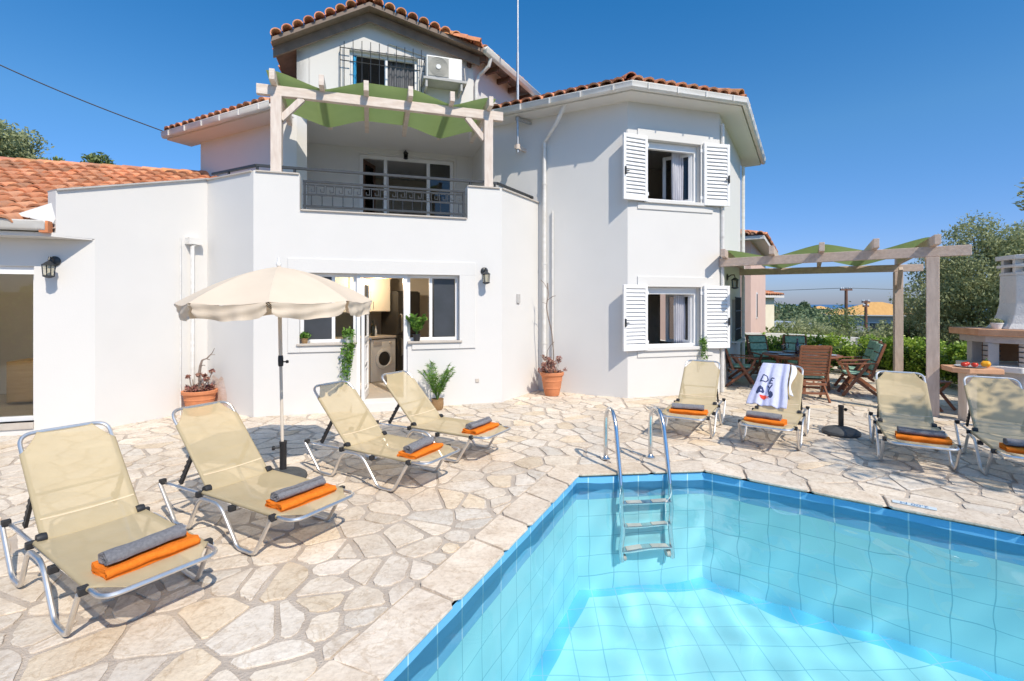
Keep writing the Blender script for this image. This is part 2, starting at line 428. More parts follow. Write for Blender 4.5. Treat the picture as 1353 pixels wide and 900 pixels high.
def stone_mesh(polys, hgt, jitter=0.006):
    mb = MB(); tints = []
    for poly in polys:
        if len(poly) < 3: continue
        if area(poly) < 0: poly = poly[::-1]
        pts = []; n = len(poly)
        for i in range(n):                                                   # knock the corners off, roughen the edges
            a, b, c = Vector(poly[i-1]), Vector(poly[i]), Vector(poly[(i+1) % n])
            la, lc = (a-b).length, (c-b).length
            if min(la, lc) < 0.02: pts.append(b); continue
            k = rng.uniform(0.012, 0.04)
            pts.append(b+(a-b)*min(.3, k/la)); pts.append(b+(c-b)*min(.3, k/lc))
            if lc > 0.12:
                for t in (0.38, 0.66):
                    q = b+(c-b)*(t+rng.uniform(-.06, .06)); e = (c-b).normalized()
                    pts.append(q + Vector((-e.y, e.x))*rng.uniform(-jitter, jitter*1.3))
        n = len(pts); cx, cy = sum(p.x for p in pts)/n, sum(p.y for p in pts)/n
        h = hgt + rng.uniform(-.0015, .0025); tx, ty = rng.uniform(-.006, .006), rng.uniform(-.006, .006)
        ring = lambda sh, z: [(p.x+(cx-p.x)*sh, p.y+(cy-p.y)*sh, z + ((p.x-cx)*tx+(p.y-cy)*ty if z > .004 else 0)) for p in pts]
        vs = ring(0.0, 0.0005)+ring(0.003, h*0.8)+ring(0.016, h)
        fs = [tuple(range(2*n, 3*n))]
        for r_ in (0, 1):
            for i in range(n): fs.append((r_*n+i, r_*n+(i+1) % n, (r_+1)*n+(i+1) % n, (r_+1)*n+i))
        mb.add(vs, fs)
        g = rng.gauss(0, 1); warm = rng.random()
        base = 1.02 + 0.06*max(-1.6, min(1.4, g))
        col = (base, base*(0.985-0.03*warm), base*(0.975-0.08*warm), 1.0)
        if rng.random() < 0.07: col = (base*1.0, base*0.92, base*0.80, 1)
        if rng.random() < 0.08: col = (base*0.92, base*0.92, base*0.92, 1)
        tints += [col]*len(fs)
    return mb, tints

def mat_stone():
    m, nt, nd, lk, p = _nt('cream_paving_stone')
    tc = nd.new('ShaderNodeTexCoord'); v = tc.outputs['Object']
    n1 = noise(nd, lk, v, 5.5, 9, 0.65)
    r1 = ramp(nd, [(0.25, (0.57, 0.49, 0.405)), (0.45, (0.70, 0.63, 0.54)), (0.62, (0.755, 0.695, 0.61)), (0.8, (0.73, 0.64, 0.535))])
    lk.new(n1.outputs['Fac'], r1.inputs['Fac'])
    n2 = noise(nd, lk, v, 1.1, 5, 0.6)
    r2 = ramp(nd, [(0.35, (0.86, 0.84, 0.83)), (0.6, (1.0, 1.0, 1.0))]); lk.new(n2.outputs['Fac'], r2.inputs['Fac'])
    n4 = noise(nd, lk, v, 38, 6, 0.7)
    r4 = ramp(nd, [(0.3, (0.80, 0.78, 0.76)), (0.55, (1.0, 1.0, 1.0))]); lk.new(n4.outputs['Fac'], r4.inputs['Fac'])
    n5 = noise(nd, lk, v, 4.2, 7, 0.6); n5.inputs['Distortion'].default_value = 0.8
    r5 = ramp(nd, [(0.478, (1, 1, 1)), (0.50, (0.84, 0.80, 0.75)), (0.522, (1, 1, 1))]); lk.new(n5.outputs['Fac'], r5.inputs['Fac'])
    a = nd.new('ShaderNodeAttribute'); a.attribute_name = 'tint'
    x = r1.outputs['Color']
    for o in (a.outputs['Color'], r2.outputs['Color'], r4.outputs['Color'], r5.outputs['Color']):
        mx = nd.new('ShaderNodeMix'); mx.data_type = 'RGBA'; mx.blend_type = 'MULTIPLY'; mx.inputs[0].default_value = 1
        lk.new(x, mx.inputs[6]); lk.new(o, mx.inputs[7]); x = mx.outputs[2]
    lk.new(x, p.inputs['Base Color']); p.inputs['Roughness'].default_value = 0.75; p.inputs['Specular IOR Level'].default_value = 0.3
    n3 = noise(nd, lk, v, 28, 8, 0.6)
    b = nd.new('ShaderNodeBump'); b.inputs['Strength'].default_value = 0.5; b.inputs['Distance'].default_value = 0.014
    lk.new(n3.outputs['Fac'], b.inputs['Height']); lk.new(b.outputs['Normal'], p.inputs['Normal'])
    return m
M['stone'] = mat_stone()
M['joint'] = mat('mortar_joint', (0.54, 0.465, 0.39), (0.41, 0.345, 0.285), 6, 0.95, bump=0.6, bscale=70, detail=8)

mb, tints = stone_mesh(_stones(), 0.008)
o = mb.build('paving_stones', M['stone'], fix=False, smooth=False); face_attr(o, 'tint', tints); tag(o, kind='structure')

# mortar bed: a ring of quads between the deck rectangle and the pool outline
def bed():
    mb = MB(); n = len(POOL); inner = [Vector((*p, 0)) for p in POOL]
    bm = bmesh.new()
    outer = [bm.verts.new((x, y, 0)) for x, y in DECK]; inn = [bm.verts.new(p) for p in inner]
    eds = [bm.edges.new((outer[i], outer[(i+1) % 4])) for i in range(4)] + [bm.edges.new((inn[i], inn[(i+1) % n])) for i in range(n)]
    bmesh.ops.triangle_fill(bm, edges=eds, use_beauty=True)
    bad = [f for f in bm.faces if outside_dist(f.calc_center_median()[:2], POOL)[0] < -1e-4]
    bmesh.ops.delete(bm, geom=bad, context='FACES_ONLY')
    me = bpy.data.meshes.new('terrace_bed'); bm.to_mesh(me); bm.free(); me.materials.append(M['joint'])
    for f in me.polygons:
        if f.normal.z < 0: f.flip()
    o = bpy.data.objects.new('terrace_bed', me); COL.objects.link(o); tag(o, kind='structure')
    # outer skirt so the terrace is a solid slab
    sk = MB()
    for i in range(4):
        a, b = DECK[i], DECK[(i+1) % 4]
        sk.quad((*a, 0), (*b, 0), (*b, -1.6), (*a, -1.6))
    tag(sk.build('terrace_edge', M['cement'], smooth=False), kind='structure')
bed()

# coping course round the pool: one row of long stones
def coping():
    polys = []; n = len(POOL)
    for i in range(n):
        a, b, A, B = Vector(POOL[i]), Vector(POOL[(i+1) % n]), Vector(COPE[i]), Vector(COPE[(i+1) % n])
        L = (b-a).length; t = 0.0; first = True
        while t < L-0.02:
            w = rng.uniform(0.38, 0.78)
            t2 = min(L, t+w)
            if L-t2 < 0.22: t2 = L
            sk0 = 0 if t == 0 else rng.uniform(-.025, .025)
            k0, k1 = t/L, t2/L; g = 0.010/L
            p = [a+(b-a)*(k0+(g if t else 0)), a+(b-a)*(k1-(g if t2 < L else 0)), A+(B-A)*(k1-(g if t2 < L else 0)), A+(B-A)*(k0+(g if t else 0))]
            nn = (A-a).normalized()
            p[0] = p[0]-nn*0.028; p[1] = p[1]-nn*0.028; p[2] = p[2]-nn*.008; p[3] = p[3]-nn*.008
            polys.append([tuple(q) for q in p]); t = t2
    return polys
mb, tints = stone_mesh(coping(), 0.016, 0.004)
# give the coping its 5 cm nosing over the water
n0 = len(mb.v)
o = mb.build('pool_coping', M['stone'], fix=False, smooth=False); face_attr(o, 'tint', [(c[0]*1.0, c[1]*.97, c[2]*.94, 1) for c in tints]); tag(o, kind='structure')
k = o.modifiers.new('nosing', 'SOLIDIFY'); k.thickness = 0.035; k.offset = -1

# pool basin: waterline band, walls, floor with a dark border strip
M['pool_tile'] = mat_tiles('pale_blue_pool_tiles', (0.365, 0.775, 0.88), (0.335, 0.755, 0.865), (0.18, 0.52, 0.65))
M['pool_floor'] = mat_tiles('glare_reduced_floor_tiles', (0.285, 0.625, 0.71), (0.265, 0.605, 0.695), (0.15, 0.43, 0.55))  # wall tile colour darkened to offset the strong sunlight on the floor
M['pool_band'] = mat_tiles('blue_waterline_tiles', (0.17, 0.48, 0.77), (0.15, 0.45, 0.745), (0.50, 0.72, 0.86), w=0.25, h=0.5, g=0.006)
M['pool_strip'] = mat_tiles('blue_border_tiles', (0.11, 0.48, 0.70), (0.10, 0.455, 0.68), (0.20, 0.45, 0.68))
def basin():
    n = len(POOL); me = bpy.data.meshes.new('pool_basin'); vs, fs, uvs, mi = [], [], [], []
    def q(ps, uv, m):
        o = len(vs); vs.extend(ps); fs.append(tuple(range(o, o+len(ps)))); uvs.extend(uv); mi.append(m)
    s = 0.0; zb = -0.32; IN = offset_poly(POOL, -0.125)
    for i in range(n):
        a, b = POOL[i], POOL[(i+1) % n]; L = math.hypot(b[0]-a[0], b[1]-a[1])
        q([(*a, -0.019), (*b, -0.019), (*b, zb), (*a, zb)], [(s, .32), (s+L, .32), (s+L, 0.02), (s, 0.02)], 1)
        q([(*a, zb), (*b, zb), (*b, FLOOR_Z), (*a, FLOOR_Z)], [(s, 0), (s+L, 0), (s+L, zb-FLOOR_Z), (s, zb-FLOOR_Z)], 0)
        c, d = IN[(i+1) % n], IN[i]
        q([(*a, FLOOR_Z), (*b, FLOOR_Z), (*c, FLOOR_Z), (*d, FLOOR_Z)], [a, b, c, d], 2)
        s += L
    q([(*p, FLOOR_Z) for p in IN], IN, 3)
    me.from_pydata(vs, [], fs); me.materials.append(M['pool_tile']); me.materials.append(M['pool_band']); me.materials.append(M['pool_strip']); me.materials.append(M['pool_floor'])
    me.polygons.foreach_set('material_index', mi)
    ul = me.uv_layers.new(name='UVMap')
    for k, l in enumerate(me.loops): pass
    flat = []
    for u in uvs: flat += [u[0], u[1]]
    ul.data.foreach_set('uv', flat)
    bm = bmesh.new(); bm.from_mesh(me); bmesh.ops.recalc_face_normals(bm, faces=bm.faces)
    c = sum((f.calc_center_median().z for f in bm.faces))/len(bm.faces)
    fl = max(bm.faces, key=lambda f: f.calc_area())
    bm.to_mesh(me); bm.free()
    o = bpy.data.objects.new('pool_basin', me); COL.objects.link(o); tag(o, kind='structure')
    return o
BASIN = basin()

# water sheet: gentle real ripples
def water():
    m, nt, nd, lk, p = _nt('pool_water')
    nd.remove(p)
    rf = nd.new('ShaderNodeBsdfRefraction'); rf.inputs['Color'].default_value = (0.94, 0.99, 1.0, 1); rf.inputs['Roughness'].default_value = 0.0; rf.inputs['IOR'].default_value = 1.10
    gl = nd.new('ShaderNodeBsdfGlossy'); gl.inputs['Roughness'].default_value = 0.02
    fr = nd.new('ShaderNodeFresnel'); fr.inputs['IOR'].default_value = 1.30; ms = nd.new('ShaderNodeMixShader')
    lk.new(fr.outputs[0], ms.inputs[0]); lk.new(rf.outputs[0], ms.inputs[1]); lk.new(gl.outputs[0], ms.inputs[2]); lk.new(ms.outputs[0], nd['Material Output'].inputs['Surface'])
    wv = [(rng.uniform(0, 6.28), rng.uniform(3.0, 22.0), rng.uniform(0, 6.28)) for _ in range(16)]
    x0, x1, y0, y1 = -1.6, 7.4, 0.1, 5.0; nx, ny = 320, 176
    mb = MB()
    def fn(u, v):
        x, y = x0+(x1-x0)*u, y0+(y1-y0)*v
        h = sum(0.0145/k**1.0*math.sin(k*(x*math.cos(a)+y*math.sin(a))+ph+0.5*math.sin(1.3*x+ph)+.5*math.cos(1.7*y-ph)) for a, k, ph in wv)
        return (x, y, WATER_Z+h)
    mb.grid(fn, nx, ny)
    o = mb.build('pool_water', m, smooth=True, angle=180)
    bm = bmesh.new(); bm.from_mesh(o.data)
    n = len(POOL)
    for i in range(n):
        a, b = Vector((*POOL[i], 0)), Vector((*POOL[(i+1) % n], 0)); e = (b-a).normalized(); nn = Vector((-e.y, e.x, 0))
        bmesh.ops.bisect_plane(bm, geom=bm.verts[:]+bm.edges[:]+bm.faces[:], plane_co=a, plane_no=nn, clear_outer=True)
    for f in bm.faces:
        if f.normal.z < 0: f.normal_flip()
    bm.to_mesh(o.data); bm.free()
    tag(o, kind='structure')
    return o
WATER = water()

# terrain: one sheet that falls away behind the garden wall towards the sea
M['earth'] = mat('dry_grass_slope', (0.13, 0.13, 0.06), (0.075, 0.085, 0.035), 0.25, 0.95, bump=0.5, bscale=2, detail=8)
M['sea'] = mat('distant_sea', (0.05, 0.14, 0.27), (0.045, 0.12, 0.24), 0.002, 0.4)
def hill(x, y):
    d = math.hypot(x, y)
    z = -0.35
    if y > 13: z -= min(7.0, (y-13)*0.16)
    z -= max(0, min(1, (d-60)/120))*4
    # the wooded rise across the valley
    r1 = 15.5*math.exp(-((y-330)/85)**2)*(1/(1+math.exp((x-185)/22)))*(0.86+0.14*math.sin(x*0.045+1))
    z += r1
    if d > 480: z -= (d-480)*0.08
    return z
def terrain():
    xs = [-900, -500, -300, -180, -120, -80, -50, -30, -20, -15, -11] + list(range(-9, 12, 2)) + [13, 16, 20, 26, 34, 44, 56, 70, 86, 104, 124, 146, 170, 195, 220, 250, 290, 340, 420, 560, 900]
    ys = [-300, -100, -40, -20, -10, -5, -3] + [13, 14, 16, 19, 23, 28, 34, 42, 52, 64, 80, 100, 125, 150, 180, 210, 240, 270, 300, 320, 340, 365, 400, 440, 480, 520, 700, 1000]
    me = bpy.data.meshes.new('terrain'); nx, ny = len(xs), len(ys)
    vs = [(x, y, hill(x, y) if not (-9.7 < x < 9.3 and -3.2 < y < 12.8) else -2.3) for y in ys for x in xs]
    fs = [(j*nx+i, j*nx+i+1, (j+1)*nx+i+1, (j+1)*nx+i) for j in range(ny-1) for i in range(nx-1)
          if not (xs[i] >= -9 and xs[i+1] <= 9 and ys[j] >= -3 and ys[j+1] <= 13)]
    me.from_pydata(vs, [], fs); me.materials.append(M['earth'])
    me.polygons.foreach_set('use_smooth', [True]*len(fs))
    o = bpy.data.objects.new('terrain', me); COL.objects.link(o); tag(o, kind='structure')
terrain()
mb = MB(); mb.quad((-30000, -2000, -42), (30000, -2000, -42), (30000, 60000, -42), (-30000, 60000, -42))
tag(mb.build('sea', M['sea'], smooth=False), kind='structure')
# ================================================================== the villa (built in house-local metres)
VILLA = thing('villa', 'white rendered villa with terracotta roofs, balcony and octagonal bay behind the pool', 'house', HW(0, 0), HA)

def wall_panel(mb, p0, p1, z0, z1, holes=(), th=0.22, z1b=None):
    """Wall from p0 to p1 (house-local), outer face on the line, body to the left of the direction; holes = (a0, a1, za, zb)."""
    p0, p1 = Vector(p0), Vector(p1); d = (p1-p0); L = d.length; d.normalize(); nn = Vector((-d.y, d.x))
    xs = sorted({0.0, L, *[h[0] for h in holes], *[h[1] for h in holes]}); zs = sorted({z0, z1, *[h[2] for h in holes], *[h[3] for h in holes]})
    def top(a, z): return z if (z1b is None or z < z1-1e-6) else z1+(z1b-z1)*a/L
    def P(a, z, k): q = p0+d*a+nn*(k*th); return (q.x, q.y, top(a, z))
    solid = lambda a, b, z, y: not any(h[0]-1e-6 <= a and b <= h[1]+1e-6 and h[2]-1e-6 <= z and y <= h[3]+1e-6 for h in holes)
    G = [[solid(xs[i], xs[i+1], zs[j], zs[j+1]) for j in range(len(zs)-1)] for i in range(len(xs)-1)]
    I, J = len(xs)-1, len(zs)-1
    for i in range(I):
        for j in range(J):
            if not G[i][j]: continue
            a, b, z, y = xs[i], xs[i+1], zs[j], zs[j+1]
            mb.quad(P(a, z, 0), P(b, z, 0), P(b, y, 0), P(a, y, 0)); mb.quad(P(b, z, 1), P(a, z, 1), P(a, y, 1), P(b, y, 1))
            if i == 0 or not G[i-1][j]: mb.quad(P(a, z, 1), P(a, z, 0), P(a, y, 0), P(a, y, 1))
            if i == I-1 or not G[i+1][j]: mb.quad(P(b, z, 0), P(b, z, 1), P(b, y, 1), P(b, y, 0))
            if j == 0 or not G[i][j-1]: mb.quad(P(a, z, 0), P(a, z, 1), P(b, z, 1), P(b, z, 0))
            if j == J-1 or not G[i][j+1]: mb.quad(P(a, y, 1), P(a, y, 0), P(b, y, 0), P(b, y, 1))

C45 = math.sqrt(.5)
Dp, Ep, Cp, Ap, Bp = (0, 0), (3.753, 0), (4.73, 0.90), (5.95, -0.31), (7.88, -0.31)
RD = (0.743, 0.669)                                                     # right wall direction
B2 = (Bp[0]+RD[0]*3.35, Bp[1]+RD[1]*3.35)
P3, P2 = (-0.80, 0.80), (-1.82, -0.22)
W0 = (0.39, 1.63); W1 = (-1.69, 3.71)
A_R = (3.62, 1.63)

# ---- ground floor walls
mb = MB()
wall_panel(mb, P3, Dp, -0.3, 3.58)
wall_panel(mb, Dp, Ep, -0.3, 3.58, holes=[(0.62, 1.43, 1.06, 2.12), (1.43, 2.20, 0.14, 2.12), (2.20, 3.03, 1.06, 2.12), (0.62, 3.17, 3.05, 3.6)])
wall_panel(mb, Ep, Cp, -0.3, 3.58)
wall_panel(mb, (-0.82, 0.83), (0.18, 1.84), 2.6, 3.58)
mb.build('wall', M['plaster'], VILLA, smooth=False)
# ---- bay, two storeys, and the right-hand side wall
AB = 1.93
mb = MB()
wall_panel(mb, (4.0, 1.63), Ap, -0.3, 5.2)
wall_panel(mb, Ap, Bp, -0.3, 5.2, holes=[(0.38, 1.50, 0.87, 1.96), (0.38, 1.50, 3.49, 4.57)])
wall_panel(mb, Bp, B2, -0.3, 5.2, holes=[(1.75, 2.75, 0.85, 1.75)])
wall_panel(mb, B2, (10.37, 6.8), -1.5, 5.2, holes=[(2.0, 3.5, .55, 2.0)])
wall_panel(mb, (10.37, 6.8), (-1.75, 6.8), -1.5, 5.2)
mb.build('wall', M['plaster'], VILLA, smooth=False)
# ---- upper storey: wing, balcony recess
mb = MB()
wall_panel(mb, W1, W0, 2.6, 5.2)
wall_panel(mb, W0, (0.39, 3.4), 2.9, 5.2)
wall_panel(mb, (0.39, 3.4), (4.0, 3.4), 2.9, 5.2, holes=[(1.07, 3.17, 3.05, 4.98)])
wall_panel(mb, (4.0, 3.4), (4.0, 1.63), 2.9, 5.2)
wall_panel(mb, (-1.75, 6.8), W1, -1.5, 5.2)
mb.build('wall', M['plaster'], VILLA, smooth=False)
# door surround and wall niches in the balcony recess
mb = MB()
for x0, x1, z0, z1 in ((1.16, 1.40, 3.03, 5.17), (3.62, 3.86, 3.03, 5.17), (1.40, 3.62, 5.03, 5.17)): mb.bx(x0, x1, 3.375, 3.405, z0, z1)
mb.build('door_surround', M['trim'], VILLA, smooth=False)
# ---- attic: gabled front, chamfered right side
mb = MB()
front = [(0.39, 5.19), (3.62, 5.19), (3.62, 6.56), (1.74, 6.98), (0.39, 6.27)]
hole = (1.29, 2.54, 5.42, 6.36)
def gable_top(s): return 6.27+(s-0.39)*(0.71/1.35) if s < 1.74 else 6.98-(s-1.74)*(0.42/1.88)
xs = [0.39, 1.29, 1.74, 2.54, 3.62]
for a, b in zip(xs, xs[1:]):
    if a >= 1.29 and b <= 2.54:
        mb.prism([(a, 1.63), (b, 1.63), (b, 1.85), (a, 1.85)], 5.19, hole[2]); mb.prism([(a, 1.63), (b, 1.63), (b, 1.85), (a, 1.85)], hole[3], [gable_top(a), gable_top(b), gable_top(b), gable_top(a)])
    else: mb.prism([(a, 1.63), (b, 1.63), (b, 1.85), (a, 1.85)], 5.19, [gable_top(a), gable_top(b), gable_top(b), gable_top(a)])
wall_panel(mb, (3.62, 1.63), (5.6, 3.61), 5.19, 6.62)
wall_panel(mb, (5.6, 3.61), (5.6, 6.2), 5.19, 6.62)
wall_panel(mb, (0.39, 6.2), (0.39, 1.63), 5.19, 6.2)
mb.build('wall', M['plaster'], VILLA, smooth=False)

# ---- slabs
mb = MB()
ground_ring = [(-0.75, 0.95), (0.0, 0.15), (3.70, 0.15), (4.6, 0.98), (4.12, 1.45), (4.12, 3.5), (0.3, 3.5), (0.3, 1.9)]
mb.prism(ground_ring, 2.80, 3.03)
mb.build('balcony_floor', M['cement'], VILLA, smooth=False)
mb = MB()
up = [(-1.5, 3.70), (0.41, 1.80), (0.41, 1.64), (4.02, 1.64), (4.02, 1.80), (5.97, -0.13), (7.84, -0.13), (10.2, 2.0), (10.2, 6.6), (-1.55, 6.6)]
mb.prism(up, 5.10, 5.192)
mb.prism([(4.25, 1.75), (6.0, -0.05), (7.8, -0.05), (10.1, 2.1), (10.1, 6.5), (4.25, 6.5)], 2.78, 3.0)
mb.prism([(-1.2, 3.6), (0.3, 3.55), (4.2, 3.55), (4.2, 6.5), (-1.4, 6.5)], 2.78, 3.0)
mb.build('floor_slab', M['plaster'], VILLA, smooth=False)
# rooms behind the openings
mb = MB()
mb.prism([(0.24, 0.24), (3.62, 0.24), (3.95, 1.0), (3.95, 3.25), (0.24, 3.25)], -0.1, 0.14)
mb.build('kitchen_floor', M['room_floor'], VILLA, smooth=False)
mb = MB()
wall_panel(mb, (3.95, 3.25), (0.24, 3.25), 0.14, 2.79, th=-0.1); wall_panel(mb, (0.24, 3.25), (0.24, 0.24), 0.14, 2.79, th=-0.1); wall_panel(mb, (3.95, 1.0), (3.95, 3.25), 0.14, 2.79, th=-0.1)
wall_panel(mb, (3.62, .26), (3.95, 1.0), 0.14, 2.79, th=-0.1)
mb.build('kitchen_wall', M['interior'], VILLA, smooth=False)
mb = MB()
wall_panel(mb, (4.0, 3.42), (4.0, 6.5), 3.0, 5.09, th=0.1); wall_panel(mb, (6.2, 2.9), (6.2, 6.5), 3.0, 5.09, th=0.1); wall_panel(mb, (1.0, 6.0), (4.0, 6.0), 3.0, 5.09, th=0.1)
wall_panel(mb, (4.3, 3.3), (10.15, 3.3), -0.2, 2.78, holes=[(4.72, 5.6, .2, 2.0)], th=0.1); wall_panel(mb, (4.3, 3.0), (10.2, 3.0), 3.0, 5.09, th=0.1)
mb.prism([(4.4, 1.7), (6.0, -0.05), (7.8, -0.05), (10.0, 1.95), (10.0, 3.3), (4.4, 3.3)], -0.1, 0.1)
mb.build('room_wall', M['interior'], VILLA, smooth=False)

# ---- kitchen opening: raised surround, sills, step
mb = MB()
for x0, x1, z0, z1 in ((0.46, 3.30, 2.12, 2.33), (0.46, 0.62, 0.93, 2.12), (3.03, 3.30, 0.93, 2.12), (0.62, 1.36, 0.93, 1.03), (2.27, 3.03, 0.93, 1.03)): mb.bx(x0, x1, -0.022, 0.03, z0, z1)
mb.build('window_surround', M['trim'], VILLA, smooth=False, bevel=0.004)
mb = MB(); mb.bx(0.58, 1.43, -0.05, 0.10, 1.03, 1.062); mb.build('window_sill', M['marble'], VILLA, smooth=False, bevel=0.004)
mb = MB(); mb.bx(2.20, 3.07, -0.05, 0.10, 1.03, 1.062); mb.build('window_sill', M['marble'], VILLA, smooth=False, bevel=0.004)
mb = MB(); mb.bx(1.36, 2.27, -0.16, 0.22, 0.0, 0.145); mb.build('doorstep', M['trim'], VILLA, smooth=False, bevel=0.006)

def frame(name, s0, s1, z0, z1, w, parent, th=0.055, dep=0.06, m='upvc', panes=None, glass='glass', mull=(), rail=()):
    """A window frame with its panes as children, in the plane y = w."""
    mb = MB()
    mb.bx(s0, s0+th, w, w+dep, z0, z1); mb.bx(s1-th, s1, w, w+dep, z0, z1); mb.bx(s0+th, s1-th, w, w+dep, z0, z0+th); mb.bx(s0+th, s1-th, w, w+dep, z1-th, z1)
    for q in mull: mb.bx(q-th/2, q+th/2, w+.004, w+dep-.004, z0+th, z1-th)
    for q in rail: mb.bx(s0+th, s1-th, w+.004, w+dep-.004, q-th/2, q+th/2)
    f = mb.build(name, M[m], parent, smooth=False, bevel=0.004)
    xs = [s0+th]+[k for q in mull for k in (q-th/2, q+th/2)]+[s1-th]
    for i in range(0, len(xs), 2):
        g = panes[i//2] if panes else glass
        if g is None: continue
        p = MB(); p.bx(xs[i], xs[i+1], w+dep*.45, w+dep*.55, z0+th, z1-th); p.build('pane', M[g], f, smooth=False)
    return f
frame('window', 0.62, 1.43, 1.062, 2.12, 0.09, VILLA, th=0.05, panes=['dark_screen', 'glass'], mull=(1.09,))
frame('window', 2.20, 3.03, 1.062, 2.12, 0.09, VILLA, th=0.05, panes=[None, 'dark_glass'], mull=(2.58,))
mb = MB(); mb.bx(2.63, 2.97, 0.115, 0.125, 1.12, 2.06); mb.build('roller_screen', M['dark_screen'], VILLA, smooth=False)
# kitchen door: frame, and the open leaf with glass above a moulded panel
mb = MB()
mb.bx(1.43, 1.485, 0.04, 0.17, 0.14, 2.12); mb.bx(2.145, 2.20, 0.04, 0.17, 0.14, 2.12); mb.bx(1.485, 2.145, 0.04, 0.17, 2.065, 2.12)
mb.build('door_frame', M['upvc'], VILLA, smooth=False, bevel=0.004)
leaf = thing('door', 'white half-glazed kitchen door leaf standing open', None, (1.50, 0.03, 0.15), R(83)); leaf.parent = VILLA; del leaf['label']
mb = MB(); t = 0.045
for x0, x1, z0, z1 in ((0, 0.08, 0, 1.9), (0.56, 0.64, 0, 1.9), (0.08, 0.56, 1.80, 1.9), (0.08, 0.56, 0.90, 0.98), (0.08, 0.56, 0, 0.12)): mb.bx(x0, x1, -t, 0, z0, z1)
mb.bx(0.08, 0.56, -t*.7, -t*.3, 0.12, 0.90)
for z0, z1 in ((0.18, 0.48), (0.54, 0.84)):
    for x0, x1, a, b in ((0.17, 0.47, z0, z0+.03), (0.17, 0.47, z1-.03, z1), (0.17, 0.20, z0+.03, z1-.03), (0.44, 0.47, z0+.03, z1-.03)): mb.bx(x0, x1, -t*.95, -t*.05, a, b)
mb.build('leaf', M['upvc'], leaf, smooth=False, bevel=0.004)
mb = MB(); mb.bx(0.08, 0.56, -t*.6, -t*.4, 0.98, 1.80); mb.build('pane', M['glass'], leaf, smooth=False)
mb = MB(); mb.tube([(0.60, -t-.01, 0.92), (0.60, -t-.05, 0.92), (0.49, -t-.05, 0.92)], 0.009, 8); mb.build('handle', M['steel'], leaf)

# ---- bay windows with louvred shutters
def louvre_shutter(name, s0, s1, z0, z1, hinge_left, ang, parent):
    """Shutter leaf with tilted slats, hinged on the wall and folded open by ang."""
    w = s1-s0
    e = bpy.data.objects.new(name, None); COL.objects.link(e); e.parent = parent
    mb = MB(); t = 0.04; b = 0.055
    sx = 1 if hinge_left else -1
    X = lambda a, c: (min(sx*a, sx*c), max(sx*a, sx*c))
    for a, c, zz0, zz1 in ((0, b, 0, z1-z0), (w-b, w, 0, z1-z0), (b, w-b, 0, b+.01), (b, w-b, z1-z0-b-.01, z1-z0)):
        x0, x1 = X(a, c); mb.bx(x0, x1, -t/2, t/2, zz0, zz1)
    mb.build('shutter_frame', M['upvc'], e, smooth=False, bevel=0.004)
    mb = MB(); k = int((z1-z0-2*b)/0.068); h = (z1-z0-2*b-.02)/k
    x0, x1 = X(b, w-b)
    for i in range(k): mb.box(((x0+x1)/2, 0, b+.01+h*(i+.5)), (x1-x0, 0.010, h*1.12), rot=Matrix.Rotation(R(-24), 3, 'X'))
    mb.build('slat_panel', M['upvc'], e, smooth=False)
    mb = MB(); xk = sx*(w-0.03); mb.bx(xk-.008, xk+.008, -t/2-.03, -t/2, .42, .56); mb.bx(min(xk, xk-sx*.07), max(xk, xk-sx*.07), -t/2-.028, -t/2-.012, .48, .495)
    mb.build('latch', M['black'], e, smooth=False)
    mb = MB()
    for zz in (0.14, z1-z0-.14): mb.bx(min(-sx*.05, sx*.05), max(-sx*.05, sx*.05), t/2, t/2+.02, zz-.03, zz+.03)
    mb.build('hinge', M['upvc'], e, smooth=False)
    e.location = (s0 if hinge_left else s1, Ap[1]-0.05, z0); e.rotation_euler = (0, 0, ang)
    return e
for z0, z1 in ((0.87, 1.96), (3.49, 4.57)):
    mb = MB(); w = Ap[1]
    for x0, x1, a, b in ((6.14, 7.72, z1+.0, z1+.18), (6.14, 6.33, z0, z1), (7.45, 7.72, z0, z1), (6.14, 7.72, z0-.16, z0-.045)): mb.bx(x0, x1, w-.02, w+.03, a, b)
    mb.build('window_surround', M['trim'], VILLA, smooth=False, bevel=0.004)
    mb = MB(); mb.bx(6.26, 7.53, w-.06, w+.15, z0-.045, z0+.012); mb.build('window_sill', M['trim'], VILLA, smooth=False, bevel=0.004)
    louvre_shutter('shutter', 5.80, 6.31, z0-.03, z1+.03, False, R(6), VILLA)
    louvre_shutter('shutter', 7.49, 8.02, z0-.03, z1+.03, True, R(-5), VILLA)
    f = frame('window', 6.33, 7.45, z0, z1, w+.10, VILLA, th=0.06, dep=0.07, glass=None)
    mb = MB(); mb.bx(6.37, 7.41, w+.09, w+.17, z1-.13, z1-.01); mb.build('roller_box', M['upvc'], VILLA, smooth=False, bevel=.006)
    # casement leaf swung into the room
    c = bpy.data.objects.new('casement', None); COL.objects.link(c); c.parent = VILLA; c.location = (7.40, w+.16, z0+.05); c.rotation_euler = (0, 0, R(128 if z0 > 2 else 112))
    mb = MB(); H = z1-z0-.16
    for x0, x1, a, b in ((0, .06, 0, H), (.48, .54, 0, H), (.06, .48, 0, .06), (.06, .48, H-.06, H)): mb.bx(x0, x1, 0, .05, a, b)
    mb.build('frame', M['upvc'], c, smooth=False, bevel=.004)
    mb = MB(); mb.bx(.06, .48, .022, .028, .06, H-.06); mb.build('pane', M['dark_glass'], c, smooth=False)
